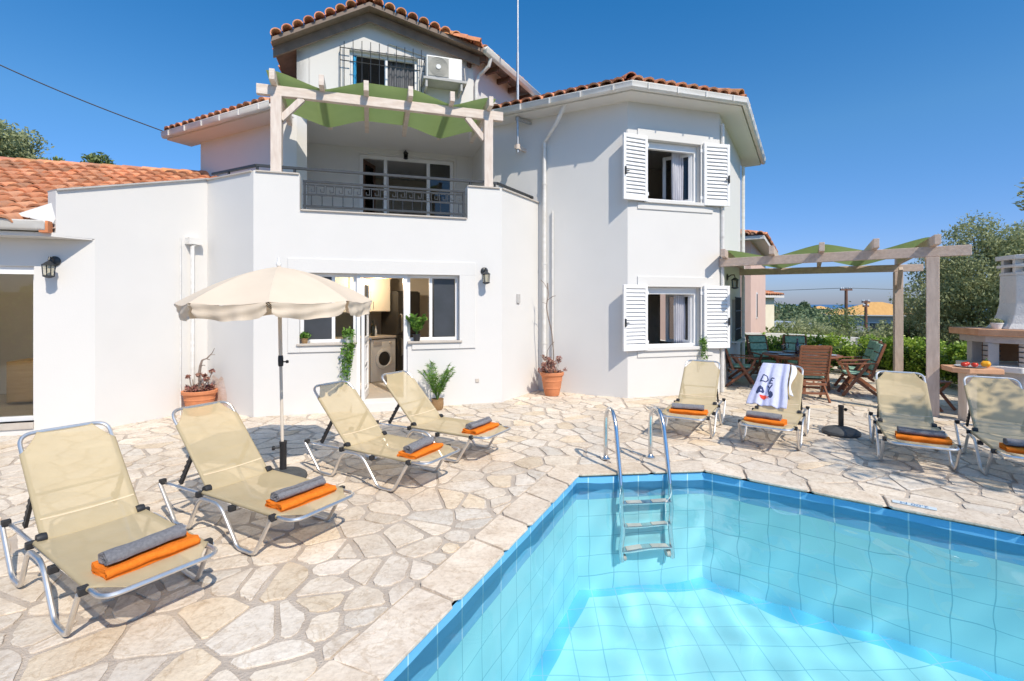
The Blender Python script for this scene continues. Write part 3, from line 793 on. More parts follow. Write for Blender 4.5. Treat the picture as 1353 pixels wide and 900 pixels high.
# ---- right wall: grilled window
M4 = Matrix(((RD[0], -RD[1]), (RD[1], RD[0])))
def RW(a, k, z):                                                        # a along the wall from B, k outwards
    return (Bp[0]+RD[0]*a+RD[1]*k, Bp[1]+RD[1]*a-RD[0]*k, z)
def rw_bar(mb, a0, a1, k, z0, z1, t=0.012):
    if abs(a1-a0) < 1e-6: mb.tube([RW(a0, k, z0), RW(a0, k, z1)], t, 6)
    else: mb.tube([RW(a0, k, z0), RW(a1, k, z1)], t, 6)
mb = MB()
for k in range(7): rw_bar(mb, 1.78+k*.157, 1.78+k*.157, .07, .80, 1.80, .009)
for z in (.80, 1.1, 1.5, 1.80): rw_bar(mb, 1.70, 2.80, .07, z, z, .011)
mb.build('window_grille', M['iron'], VILLA)
mb = MB(); mb.beam(RW(1.68, .06, .83), RW(2.82, .06, .83), .2, .04); mb.build('window_sill', M['trim'], VILLA, smooth=False)
mb = MB(); mb.tube([RW(.03, .045, .02), RW(.03, .045, 5.0)], .035, 10)
for z in (1.1, 2.9, 4.4): mb.tube([RW(.03, .045, z), RW(.03, .045, z+.03)], .043, 10)
mb.build('downpipe', M['gutter'], VILLA)
mb = MB(); mb.tube([RW(3.32, .06, .02), RW(3.32, .06, 5.0)], .04, 10); mb.tube([RW(3.32, .06, .14), RW(3.38, .12, .04)], .04, 10); mb.build('downpipe', M['gutter'], VILLA)

# ---- balcony doors
f = frame('balcony_door', 1.46, 3.56, 3.05, 4.98, 3.50, VILLA, th=0.075, dep=0.07, panes=[None, None, 'dark_glass'], mull=(2.02, 2.98))
c = bpy.data.objects.new('door', None); COL.objects.link(c); c.parent = VILLA; c.location = (1.55, 3.57, 3.1); c.rotation_euler = (0, 0, R(62))
mb = MB()
for x0, x1, a, b in ((0, .07, 0, 1.8), (.5, .57, 0, 1.8), (.07, .5, 0, .1), (.07, .5, 1.72, 1.8)): mb.bx(x0, x1, 0, .05, a, b)
mb.build('door_frame', M['brown_wood'], c, smooth=False)
mb = MB(); mb.bx(.07, .5, .022, .028, .1, 1.72); mb.build('pane', M['dark_glass'], c, smooth=False)
# ---- attic window
f = frame('window', 1.29, 2.54, 5.42, 6.36, 1.70, VILLA, th=0.055, dep=0.06, panes=[None, None], mull=(1.95,))
mb = MB()
W = 1.54
for k in range(10): mb.tube([(1.20+k*.155, W, 5.36), (1.20+k*.155, W, 6.50 if k else 6.45)], .0075, 6)
for z in (5.42, 6.10, 6.33): mb.tube([(1.13, W, z), (2.66, W, z)], .0085, 6)
for x in (1.13, 2.66):
    for z in (5.42, 6.33): mb.tube([(x, W, z), (x, 1.66, z)], .0085, 6)
    mb.tube([(x, W, 5.36), (x, W, 6.36)], .0085, 6)
mb.build('window_grille', M['iron'], VILLA)
mb = MB(); mb.bx(2.68, 2.71, 1.595, 1.63, 5.5, 6.4); mb.tube([(2.0, 1.61, 6.56), (2.6, 1.61, 6.44), (3.3, 1.61, 6.33), (3.4, 1.61, 6.1)], .012, 6); mb.build('cable_duct', M['gutter'], VILLA)

# ---- roof tiles
def tile_field(mb, tints, origin, e, v, nrm, cols, rows, keep, w=0.215, l=0.33, r=0.098, seg=6):
    """Barrel tiles: columns along e, courses up v; keep(point) decides whether a tile lies inside the roof outline."""
    e, v, nrm = Vector(e).normalized(), Vector(v).normalized(), Vector(nrm).normalized(); origin = Vector(origin)
    for i in range(cols):
        for j in range(rows):
            b = origin+e*(w*i)+v*(l*j)
            if not keep(b+v*(l*.5)): continue
            q = 0.72+0.5*random.random(); wr = random.random()
            col = (q, q*(0.9+0.2*wr), q*(0.85+0.3*wr), 1)
            if random.random() < .12: col = (q*.72, q*.80, q*.85, 1)
            ja, jb = random.uniform(-.012, .012), random.uniform(-.012, .012)
            vs = []
            for t, rr, lift in ((-.05, r*1.06, .030), (1.0, r*.90, .004)):
                for k in range(seg+1):
                    a = math.pi*k/seg
                    vs.append(b + v*(l*t+ja) + e*(math.cos(a)*rr+jb) + nrm*(math.sin(a)*rr*.85+lift))
            for k in range(seg+1):                                       # inner lip so the open end shows the tile's thickness
                a = math.pi*k/seg
                vs.append(b + v*(-l*.05+ja) + e*(math.cos(a)*(r*1.06-.016)+jb) + nrm*(math.sin(a)*(r*.9-.016)*.85+.026))
            for k in range(seg+1):
                a = math.pi*k/seg
                vs.append(b + v*(l*.30+ja) + e*(math.cos(a)*(r*1.0-.016)+jb) + nrm*(math.sin(a)*(r*.86-.016)*.85+.018))
            n = seg+1; fs = []
            for k in range(seg): fs += [(k, k+1, n+k+1, n+k), (2*n+k, 2*n+k+1, k+1, k), (3*n+k, 3*n+k+1, 2*n+k+1, 2*n+k)]
            mb.add(vs, fs); tints += [col]*len(fs)
            # channel tile between two covers
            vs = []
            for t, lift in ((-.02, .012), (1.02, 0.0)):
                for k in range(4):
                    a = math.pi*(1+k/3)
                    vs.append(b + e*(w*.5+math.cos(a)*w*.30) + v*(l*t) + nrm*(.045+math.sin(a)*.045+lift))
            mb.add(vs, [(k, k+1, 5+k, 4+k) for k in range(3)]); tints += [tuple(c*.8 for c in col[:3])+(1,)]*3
def roof(name, parent, fields, extra=None):
    mb, ti = MB(), []
    for f in fields: tile_field(mb, ti, **f)
    if extra: extra(mb, ti)
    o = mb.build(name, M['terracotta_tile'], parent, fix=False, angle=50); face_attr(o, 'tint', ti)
    return o
def cover_row(mb, ti, p0, p1, ax, r=0.10, l=0.30, step=0.215, seg=7, up=(0, 0, 1)):
    """A verge/ridge row of barrel tiles from p0 to p1; ax None lays them end to end along the line, else each lies along ax."""
    p0, p1 = Vector(p0), Vector(p1); d = p1-p0; L = d.length; d.normalize()
    if ax is None:
        n = max(1, int(L/(l*.85))); e = d.cross(Vector(up)).normalized(); v = d; base = [p0+d*(L*k/n) for k in range(n)]; ln = L/n*1.1
    else:
        n = max(1, round(L/step)); v = Vector(ax).normalized(); e = d; base = [p0+d*(L*(k+.5)/n) for k in range(n)]; ln = l
    nn = e.cross(v).normalized()
    if nn.z < 0: nn = -nn
    for b in base:
        q = 0.78+0.4*random.random(); col = (q, q*random.uniform(.9, 1.1), q*random.uniform(.85, 1.15), 1); vs = []
        for t, rr in ((0, r*1.04), (1, r*.92)):
            for k in range(seg+1):
                a = math.pi*k/seg; vs.append(b+v*(ln*t)+e*(math.cos(a)*rr)+nn*(math.sin(a)*rr))
        for t, rr in ((0, r*1.04-.017), (.5, r*.95-.017)):
            for k in range(seg+1):
                a = math.pi*k/seg; vs.append(b+v*(ln*t)+e*(math.cos(a)*rr)+nn*(math.sin(a)*rr))
        m = seg+1; fs = []
        for k in range(seg): fs += [(k, k+1, m+k+1, m+k), (2*m+k, 2*m+k+1, k+1, k), (3*m+k, 3*m+k+1, 2*m+k+1, 2*m+k)]
        mb.add(vs, fs); ti += [col]*len(fs)

def out2(p, q):                                                          # outward normal of a house wall walked left to right
    d = (Vector(q)-Vector(p)).normalized(); return Vector((d.y, -d.x))
def offset_line(pts, d):
    out = []
    for i, p in enumerate(pts):
        p = Vector(p)
        if i == 0: out.append(p+out2(pts[0], pts[1])*d)
        elif i == len(pts)-1: out.append(p+out2(pts[-2], pts[-1])*d)
        else:
            a, b = out2(pts[i-1], pts[i]), out2(pts[i], pts[i+1]); k = a+b; out.append(p+k/(k.length**2)*2*d)
    return out
def eaves(name, pts, over, z, slope, run, parent, rows, clipf=None):
    """Soffit, gutter and the hipped tile facets over a line of walls."""
    inn = [Vector(p) for p in pts]; deep = offset_line(pts, -.06); outl = offset_line(pts, over)
    mb = MB()
    for i in range(len(pts)-1):
        a, b, c, d = inn[i], inn[i+1], outl[i+1], outl[i]
        a, b = deep[i], deep[i+1]
        mb.add([(a.x, a.y, z-.10), (b.x, b.y, z-.10), (c.x, c.y, z-.10), (d.x, d.y, z-.10), (a.x, a.y, z-.05), (b.x, b.y, z-.05), (c.x, c.y, z-.02), (d.x, d.y, z-.02)],
               [(0, 3, 2, 1), (4, 5, 6, 7), (3, 7, 6, 2), (0, 1, 5, 4), (0, 4, 7, 3), (1, 2, 6, 5)])
    mb.build('soffit', M['plaster'], parent, smooth=False)
    mb = MB(); gl = offset_line(pts, over+.055)
    prof = [(-.055, .06), (-.055, -.02), (-.03, -.055), (.02, -.06), (.05, -.03), (.055, .045), (.065, .06)]
    n = len(gl); m = len(prof); vs = []
    for i, p in enumerate(gl):
        k = (p-inn[i]).normalized(); 
        for a, b in prof: vs.append((p.x+k.x*a, p.y+k.y*a, z-.03+b))
    fs = [(i*m+j, i*m+j+1, (i+1)*m+j+1, (i+1)*m+j) for i in range(n-1) for j in range(m-1)]
    mb.add(vs, fs)
    for i in range(n-1):                                                 # straps
        a, b = gl[i], gl[i+1]; L = (b-a).length; k = int(L/.55)
        nn = out2(pts[i], pts[i+1]); tdir = (b-a).normalized()
        for q in range(k):
            c = a+(b-a)*((q+.5)/k); mb.box((c.x+nn.x*.06, c.y+nn.y*.06, z-.03), (.018, .022, .10), rz=math.atan2(tdir.y, tdir.x))
    mb.build('gutter', M['gutter'], parent, fix=True, solid=.004)
    fields = []
    for i in range(len(pts)-1):
        a, b = outl[i], outl[i+1]; e2 = (b-a).normalized(); nin = -out2(pts[i], pts[i+1])
        e, v = Vector((e2.x, e2.y, 0)), Vector((nin.x, nin.y, slope)).normalized(); nn = e.cross(v)
        lo = None if i == 0 else (outl[i], (Vector(inn[i])-outl[i]).normalized())
        hi = None if i == len(pts)-2 else (outl[i+1], (Vector(inn[i+1])-outl[i+1]).normalized())
        def keep(p, lo=lo, hi=hi):
            if lo:
                d = Vector((p.x, p.y))-lo[0]
                if lo[1].x*d.y-lo[1].y*d.x > .03: return False
            if hi:
                d = Vector((p.x, p.y))-hi[0]
                if hi[1].x*d.y-hi[1].y*d.x < -.03: return False
            return clipf(p) if clipf else True
        L = (b-a).length; back = 12 if i == 0 else 0
        o = Vector((a.x, a.y, z+.05))-e*(0 if lo is None else 3.0)
        fields.append(dict(origin=o+e*.1-v*.03, e=e, v=v, nrm=nn, cols=int((L+(0 if lo is None else 3.0)+(0 if hi is None else 3.0))/.215), rows=rows, keep=keep))
    def hips(mb, ti):
        for i in range(1, len(pts)-1):
            p = outl[i]; k = (Vector(inn[i])-p).normalized()
            c = -out2(pts[i], pts[i+1]).dot(k)
            rr = rows*.33/math.sqrt(1+slope**2)*.96
            cover_row(mb, ti, (p.x, p.y, z+.11), (p.x+k.x*rr/c, p.y+k.y*rr/c, z+.11+rr*slope), None)
    r_ = roof('roof', parent, fields, hips)
    # boarded deck beneath the tiles
    mb = MB()
    for i in range(len(pts)-1):
        a, b = outl[i], outl[i+1]; ka, kb = (inn[i]-outl[i]).normalized(), (inn[i+1]-outl[i+1]).normalized(); nin = -out2(pts[i], pts[i+1])
        rr = rows*.33/math.sqrt(1+slope**2)
        ka, kb = ka*(rr/nin.dot(ka)), kb*(rr/nin.dot(kb))
        mb.quad((a.x, a.y, z-.015), (b.x, b.y, z-.015), (b.x+kb.x, b.y+kb.y, z-.015+rr*slope), (a.x+ka.x, a.y+ka.y, z-.015+rr*slope))
    mb.build('roof_deck', M['mortar'], r_, smooth=False)
# bay roof
eaves('bay', [(4.02, 1.61), Ap, Bp, (Bp[0]+RD[0]*4.2, Bp[1]+RD[1]*4.2)], 0.38, 5.30, 0.42, 3, VILLA, 7, clipf=lambda p: p.x-p.y > 1.97)
# left wing roof
eaves('wing', [(W1[0]-1.1*C45*.4, W1[1]+1.1*C45*.4), (0.37, 1.65)], 0.42, 5.10, 0.40, 2, VILLA, 5, clipf=lambda p: p.x < 0.36)

# attic roof: two rakes with verge tiles laid across, a hipped right corner
AP, RL, RR = Vector((1.64, 1.27, 7.02)), Vector((0.03, 1.27, 6.13)), Vector((3.72, 1.27, 6.50))
R1 = RR+Vector((1.75, 1.75, 0)); RB = Vector((1.64, 6.2, 7.02)); LB = Vector((0.03, 6.2, 6.13)); R2 = R1+Vector((0, 2.6, 0))
mb = MB(); t = Vector((0, 0, .07))
def slab(pts, m):
    n = len(pts); mb.add([tuple(p) for p in pts]+[tuple(p+m) for p in pts], [tuple(range(n-1, -1, -1)), tuple(range(n, 2*n))]+[(i, (i+1) % n, n+(i+1) % n, n+i) for i in range(n)])
slab([RL, AP, RB, LB], t); slab([AP, RR, R1], t); slab([AP, R1, R2, RB], t)
rdeck = mb.build('roof', M['fascia'], VILLA, smooth=False)
mb = MB()
for p, q, n_ in ((RL, AP, 0), (AP, RR, 0)):                              # broad bargeboards under the rakes
    d = (q-p).normalized(); o = Vector((0, .20, -.002)); dn = Vector((0, 0, -.17))
    mb.add([p+o, q+o, q+o+dn, p+o+dn, p+o+Vector((0, .05, 0)), q+o+Vector((0, .05, 0)), q+o+dn+Vector((0, .05, 0)), p+o+dn+Vector((0, .05, 0))], [(0, 1, 2, 3), (7, 6, 5, 4), (3, 2, 6, 7), (0, 4, 5, 1), (0, 3, 7, 4), (1, 5, 6, 2)])
mb.build('bargeboard', M['fascia'], rdeck, smooth=False)
mb = MB()
for k in range(5):                                                       # purlin ends under the right eave
    a = RR+(R1-RR)*((k+.35)/5); i_ = Vector((-C45, C45, 0))
    mb.beam(a+i_*.03+Vector((0, 0, -.05)), a+i_*.42+Vector((0, 0, -.05)), .07, .10)
mb.beam(RR+Vector((-.22, .30, -.10)), R1+Vector((-.22, .30, -.10)), .04, .14)
mb.build('eave_beam', M['brown_wood'], rdeck, smooth=False)
mb, ti = MB(), []
yax = Vector((0, 1, 0))
cover_row(mb, ti, RL+Vector((0, -.06, .07)), AP+Vector((-.05, -.06, .07)), yax, r=.092, l=.42, step=.20)
cover_row(mb, ti, AP+Vector((.05, -.06, .07)), RR+Vector((0, -.06, .07)), yax, r=.092, l=.42, step=.20)
cover_row(mb, ti, AP+Vector((0, -.10, .10)), RB+Vector((0, 0, .10)), None, r=.12)
cover_row(mb, ti, RR+Vector((-.06, -.08, .08)), AP+Vector((.1, .5, .07)), None, r=.12)
v = (AP-RL).normalized(); tile_field(mb, ti, RL+Vector((0, .40, .065)), yax, v, v.cross(yax)*-1 if v.cross(yax).z < 0 else v.cross(yax), 24, 5, lambda p: True)
e = (R1-RR).normalized(); v = (AP-RR); v = (v-e*v.dot(e)).normalized(); nn = e.cross(v); nn = nn if nn.z > 0 else -nn
L = (R1-RR).length; hgt = ((AP-RR)-e*(AP-RR).dot(e)).length; off = (AP-RR).dot(e)
tile_field(mb, ti, RR+Vector((0, 0, .065))+e*.12, e, v, nn, int(L/.215), int(hgt/.33), lambda p: (p-RR).dot(e) > off*((p-RR).dot(v)/hgt)+.05 and (p-RR).dot(e) < L-(L-off)*((p-RR).dot(v)/hgt))
o = mb.build('roof_tile', M['terracotta_tile'], rdeck, fix=False, angle=50); face_attr(o, 'tint', ti)
mb = MB()
gp = [RR+Vector((.05, -.02, .03)), R1+Vector((.05, -.02, .03))]
prof = [(-.055, .06), (-.055, -.02), (-.03, -.055), (.02, -.06), (.05, -.03), (.055, .045), (.065, .06)]
k = Vector((C45, -C45, 0)); vs = [p+k*a+Vector((0, 0, b)) for p in gp for a, b in prof]; m_ = len(prof)
mb.add(vs, [(j, j+1, m_+j+1, m_+j) for j in range(m_-1)]); mb.add(vs[:m_], [tuple(range(m_))])
mb.build('gutter', M['gutter'], VILLA, solid=.004)
mb = MB(); q = RR+(R1-RR)*.10; mb.tube([q+Vector((.03, -.03, -.03)), q+Vector((0.0, 0.0, -.17)), (3.74, 1.62, 6.20), (3.68, 1.60, 6.02), (3.68, 1.60, 5.45)], .036, 9); mb.build('downpipe', M['gutter'], VILLA)

# bay-kitchen corner downpipe with an S-bend under the gutter
mb = MB(); mb.tube([(4.98, .18, 5.22), (4.90, .42, 4.95), (4.80, .76, 4.70), (4.80, .76, .05)], .038, 10)
for z in (.9, 2.4, 3.9): mb.tube([(4.80, .76, z), (4.80, .76, z+.03)], .046, 10)
mb.build('downpipe', M['gutter'], VILLA)
mb = MB(); mb.tube([(4.93, .66, .05), (4.93, .66, 3.4)], .016, 8); mb.build('downpipe', M['gutter'], VILLA)
mb = MB(); q = (4.15, .36); mb.box((q[0]-.0, q[1]-.0, 1.75), (.10, .05, .16), rz=R(43)); mb.build('meter_box', M['cement'], VILLA, smooth=False, bevel=.006)
mb = MB(); mb.bx(3.30, 3.36, -.015, .01, .36, .42); mb.build('socket_box', M['marble'], VILLA, smooth=False, bevel=.004)

# ---- balcony: parapet caps, greek-key railing panel, handrail
mb = MB()
def cap(p, q, z, w=.27): p, q = Vector(p), Vector(q); nn = -out2(p, q)*(.11); mb.beam((p.x+nn.x, p.y+nn.y, z), (q.x+nn.x, q.y+nn.y, z), w, .02)
cap((-.78, .78), (-.03, .03), 3.59); cap((.03, 0), (.61, 0), 3.592); cap((3.18, 0), (3.72, 0), 3.592); cap(Ep, Cp, 3.59); cap((.635, 0), (3.155, 0), 3.056, .28)
mb.build('parapet_cap', M['marble'], VILLA, smooth=False)
rail = bpy.data.objects.new('railing', None); COL.objects.link(rail); rail.parent = VILLA
mb = MB(); w = .05
mb.beam((.66, w, 3.50), (3.14, w, 3.50), .045, .03); mb.beam((.66, w, 3.13), (3.14, w, 3.13), .035, .03); mb.beam((.66, w, 3.30), (3.14, w, 3.30), .014, .014); mb.beam((.66, w, 3.455), (3.14, w, 3.455), .014, .014)
for x in (.685, 1.90, 3.115): mb.bx(x-.018, x+.018, w-.018, w+.018, 3.06, 3.515)
mb.build('rail_frame', M['iron'], rail, smooth=False)
mb = MB(); u0, pitch = .72, .133; zz0, zz1 = 3.315, 3.44; hgt = zz1-zz0
for k in range(18):
    x = u0+k*pitch
    key = [(0, 0), (0, 1), (.80, 1), (.80, .28), (.42, .28), (.42, .62)]
    for (a, b), (c, d) in zip(key, key[1:]): mb.beam((x+a*pitch, w, zz0+b*hgt), (x+c*pitch, w, zz0+d*hgt), .010, .012, up=(0, 1, 0))
    mb.beam((x, w, zz0), (x+pitch*.98, w, zz0), .010, .012, up=(0, 1, 0))
mb.build('key_pattern_panel', M['iron'], rail, smooth=False)
mb = MB()
for k in range(16):
    x = .78+k*.150
    mb.tube([(x, w, 3.13), (x, w, 3.30)], .007, 6); mb.tube([(x, w, 3.135), (x, w, 3.16)], .015, 6, radii=[.018, .008])
mb.build('baluster_row', M['iron'], rail, smooth=False)
mb = MB()
hr = [(-.74, .86, 3.70), (.02, .11, 3.70), (3.70, .11, 3.70), (4.66, 1.0, 3.70)]
for a, b in zip(hr, hr[1:]): mb.beam(a, b, .045, .035)
mb.build('handrail', M['iron'], rail, smooth=False)
for x, y in ((-.45, .57), (.03, .11), (.54, .11), (3.24, .11), (3.66, .11), (4.60, .95)):
    mb = MB(); mb.lathe([(.045, 3.60), (.045, 3.615), (.02, 3.625), (.02, 3.69)], (x, y, 0), 10); mb.build('rail_post', M['iron'], rail)
mb = MB(); mb.bx(1.885, 1.915, .095, .125, 3.05, 3.69); mb.build('rail_post', M['iron'], rail, smooth=False)

# ---- peeled plaster patch low on the left chamfer
mb = MB(); d = Vector((C45, -C45)); n_ = Vector((-C45, -C45))
pp = [(.10, .03), (.52, .03), (.50, .28), (.42, .52), (.36, .55), (.30, .50), (.14, .56), (.08, .34)]
mb.add([(P3[0]+d.x*a+n_.x*.003, P3[1]+d.y*a+n_.y*.003, z) for a, z in pp], [tuple(range(len(pp)))])
M['patch'] = mat('damp_stained_plaster', (0.74, 0.66, 0.61), (0.60, 0.46, 0.38), 7, 0.9, bump=.6, bscale=40, detail=8)
mb.build('stained_patch', M['patch'], VILLA, smooth=False)

# ================================================================== annex with the low tiled roof
ANX = thing('annex', 'low white annex with glass door and broad terracotta tile roof, joined to the villa', 'house', HW(0, 0), HA)
aw = -0.22
mb = MB()
wall_panel(mb, (-7.0, aw), P2, -0.3, 2.5, holes=[(7.0-4.6, 7.0-2.46, 0.16, 2.13)])
PX = (-2.10, -0.50)
wall_panel(mb, PX, P3, -0.3, 3.05, z1b=3.60, holes=[(0, .396, -0.3, 2.50)])
mb.build('wall', M['plaster'], ANX, smooth=False)
mb = MB(); a, b = Vector(PX), Vector(P3); nn = -out2(a, b)*.10
mb.beam((a.x+nn.x, a.y+nn.y, 3.06), (b.x+nn.x, b.y+nn.y, 3.61), .27, .02); mb.build('parapet_cap', M['cement'], ANX, smooth=False)
mb = MB(); zs = 2.50
mb.prism([(-7.0, -.52), (-2.12, -.52), (-1.84, -.235), (-7.0, -.215)], zs-.02, zs+.03); mb.build('soffit', M['plaster'], ANX, smooth=False)
mb = MB()
vs = []; 
for x in (-7.0, -2.16):
    for a, b in prof: vs.append((x, -.57-a, 2.60+b))
mb.add(vs, [(j, j+1, m_+j+1, m_+j) for j in range(m_-1)]); mb.add(vs[m_:], [tuple(range(m_))])
mb.build('gutter', M['gutter'], ANX, solid=.004)
mb = MB(); mb.bx(-2.22, -2.13, -.60, -.50, 2.52, 2.66); mb.build('gutter_end_brick', M['terracotta'], ANX, smooth=False)
sl = .4; ev = Vector((0, 1, sl)).normalized(); en = Vector((0, -sl, 1)).normalized()
def keep_annex(p):
    if p.y > 3.62: return False
    lim = -2.10+(p.y+.50)-.48 if p.y < .80 else -.95
    if p.y > 1.5: lim = min(lim, .39-(p.y-1.63)-.05)
    return p.x < lim
def ridge(mb, ti): cover_row(mb, ti, (-9.0, 3.62, 4.27), (-1.0, 3.62, 4.27), None, r=.13, l=.38)
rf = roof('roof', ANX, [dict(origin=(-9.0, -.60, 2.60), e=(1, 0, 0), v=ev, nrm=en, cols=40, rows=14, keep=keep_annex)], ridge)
mb = MB()
mb.add([(-9.0, -.52, 2.58), (-2.12, -.52, 2.58), (-.84, .78, 3.10), (-.84, 3.62, 4.22), (-9.0, 3.62, 4.22), (-9, 7.5, 2.6), (-.84, 7.5, 2.6)], [(0, 1, 2, 3, 4), (4, 3, 6, 5)]); mb.build('roof_deck', M['mortar'], rf, smooth=False)
mb = MB(); mb.add([(-2.55, -.40, 2.74), (-2.12, -.50, 2.64), (-2.02, -.40, 2.98)], [(0, 1, 2)]); mb.build('mortar_fillet', M['plaster'], rf, smooth=False, solid=.03)
f = frame('glass_door', -4.6, -2.46, 0.16, 2.13, aw+.10, ANX, th=0.06, dep=0.08, glass='glass', mull=(-3.5,))
mb = MB(); mb.bx(-4.6, -2.46, aw-.02, aw+.2, .08, .16); mb.build('door_sill', M['marble'], ANX, smooth=False)
mb = MB(); mb.bx(-4.6, -2.47, aw+.04, aw+.1, 2.03, 2.128); mb.build('roller_box', M['upvc'], ANX, smooth=False)
mb = MB(); mb.bx(-5.2, -1.9, aw+.23, 3.0, .02, .12); mb.build('room_floor', M['room_floor'], ANX, smooth=False)
mb = MB(); wall_panel(mb, (-2.0, 2.6), (-5.4, 2.6), .12, 2.4, th=-.1); mb.bx(-5.4, -1.9, aw+.23, 3.0, 2.40, 2.46); wall_panel(mb, (-5.4, 2.6), (-5.4, 0), .12, 2.4, th=-.1); wall_panel(mb, (-1.9, .25), (-1.9, 2.6), .12, 2.4, th=-.1); mb.build('room_wall', M['interior'], ANX, smooth=False)
mb = MB(); mb.tube([(-.93, .80-.13-.12, .0), (-.93, .80-.13-.12, 2.52), (-.86, .55+.10, 2.60)], .03, 8)
mb.tube([(-1.05, .80-.25-.12, .0), (-1.05, .80-.25-.12, 2.62)], .012, 6); mb.build('downpipe', M['gutter'], ANX)
mb = MB(); mb.box((-.93, .60, 2.60), (.20, .14, .10), rz=R(45)); mb.build('pipe_hood', M['gutter'], ANX, smooth=False)
# ================================================================== sun loungers
def arc(c, r, a0, a1, n, ax, ay):
    c, ax, ay = Vector(c), Vector(ax), Vector(ay)
    return [c+ax*(r*math.cos(R(a0+(a1-a0)*i/n)))+ay*(r*math.sin(R(a0+(a1-a0)*i/n))) for i in range(n+1)]
LG = 'sling sun loungers set round the pool'
def smooth_path(pts, r=0.05, n=4):
    """round the corners of a polyline"""
    pts = [Vector(p) for p in pts]; out = [pts[0]]
    for a, b, c in zip(pts, pts[1:], pts[2:]):
        k = min(r, (a-b).length*.45, (c-b).length*.45); p, q = b+(a-b).normalized()*k, b+(c-b).normalized()*k
        for i in range(n+1):
            t = i/n; out.append(p*(1-t)**2+b*2*t*(1-t)+q*t*t)
    return out+[pts[-1]]
SEAT_Z, HINGE, FOOT, HW_ = 0.285, 0.65, -0.33, 0.26
TILT = R(45); BACK = 0.72
def make_lounger():
    t = thing('sun_lounger', '', 'sun lounger', group=LG)
    z = SEAT_Z; r = 0.012
    mb = MB()
    mb.tube(smooth_path([(1.15, -HW_, z-.02), (FOOT, -HW_, z), (FOOT, HW_, z), (1.15, HW_, z-.02)], .085, 7), r, 10)
    mb.tube([(1.15, -HW_, z-.02), (1.15, HW_, z-.02)], r*.8, 8)
    mb.build('seat_frame', M['alu'], t)
    for s in (-1, 1):
        mb = MB(); y = s*(HW_+.035)
        path = [(1.17, y, z-.015), (.965, y, .03), (.93, y, .015), (.80, y, .015), (.77, y, .03), (.655, y, z-.06), (.60, y, z-.02), (.42, y, z-.02), (.355, y, z-.06), (.20, y, .03), (.165, y, .015), (.03, y, .015), (0.0, y, .03), (-.155, y, z-.015)]
        mb.tube(smooth_path(path, .035, 3), r*1.12, 10); lg = mb.build('leg', M['alu'], t)
        for x, zz in ((1.165, z-.005), (-.152, z-.005), (HINGE+.02, z-.01), (.28, z-.03)):
            mb = MB(); mb.box((x, s*(HW_+.018), zz), (.035, .045, .042)); mb.build('clip', M['black'], lg, smooth=False, bevel=.006)
    c, sn = math.cos(TILT), math.sin(TILT)
    bx = lambda d, y, o=0.0: Vector((HINGE+d*c-o*sn, y, z+.02+d*sn+o*c))
    mb = MB(); hw = HW_-.032
    mb.tube(smooth_path([bx(-.03, -hw), bx(BACK, -hw), bx(BACK, hw), bx(-.03, hw)], .085, 7), r, 10)
    mb.tube([bx(BACK*.42, -hw, -.045), bx(BACK*.42, hw, -.045)], r*.7, 8)
    mb.build('back_frame', M['alu'], t)
    for s in (-1, 1):                                                    # notched props behind the back
        mb = MB(); a, b = Vector((HINGE+.37, s*(hw-.005), z-.01)), bx(.30, s*(hw-.005))
        mb.beam(a, b, .018, .030); d = (b-a)
        for k in range(5): mb.box(a+d*(.12+.17*k)+Vector((.020, 0, -.012)), (.022, .022, .018), rot=Matrix.Rotation(R(40), 3, 'Y'))
        mb.build('prop', M['black'], t, smooth=False)
        mb = MB(); mb.lathe([(.026, -.022), (.030, 0), (.026, .022)], (HINGE-.005, s*(HW_-.022), z+.02), 14, 'Y'); mb.build('hinge', M['black'], t)
    # sling: seat and back, both wrapped round the side tubes, corners cut away
    def sheet(pt, L, cut, w, sag, n=30, m=14):
        """sling from the hinge out to L; sides wrapped round the tubes at +-w, free corners cut away in a shallow curve"""
        mb = MB(); wrap = [60, 25, -10, -50]; nu = m+2*len(wrap)
        def fn(a, b):
            u = b*L; d = L-u; i = round(a*nu); k = i-len(wrap)
            cutw = w if d > cut else w*(.60+.40*(d/cut)**1.25)
            s = -1 if k < 0 else 1
            if 0 <= k <= m:
                y = (2*k/m-1)*cutw; q = 1-(2*k/m-1)**2
                o = r+.003-sag*q*(.55+.45*math.sin(math.pi*min(1, u/L*.9+.05)))+.0015*math.sin(u*31)*q
                if d <= cut: o -= .004*(1-d/cut)
                return pt(u, y, o)
            an = R(wrap[(len(wrap)-1-i) if s < 0 else (k-m-1)])
            if d > cut: return pt(u, s*(w+math.cos(an)*(r+.003)), math.sin(an)*(r+.003))
            t = (wrap.index(round(math.degrees(an)))+1)/len(wrap)
            return pt(u, s*(cutw+.002*math.sin(t*3)), r+.003-.004*(1-d/cut)-.007*t)
        mb.grid(fn, nu, n); return mb
    sb = sheet(lambda u, y, o: Vector((HINGE-u, y, z+o)), HINGE-FOOT+.006, .15, HW_, .022)
    sb.build('seat_fabric', M['sling'], t, angle=60)
    bb = sheet(lambda u, y, o: bx(u-.03, y, o), BACK+.036, .15, hw, .018)
    bf = bb.build('back_fabric', M['sling'], t, angle=60)
    mb = MB(); u = .13
    mb.grid(lambda a, b: bx(u-.03+.010*b, (a*2-1)*hw, r+.0048-.018*(1-(a*2-1)**2)*(.55+.45*math.sin(math.pi*min(1, (u+.01*b)/(BACK+.036)*.9+.05)))), 14, 2)
    mb.build('seam', M['sling_hem'], bf, angle=60)
    return t
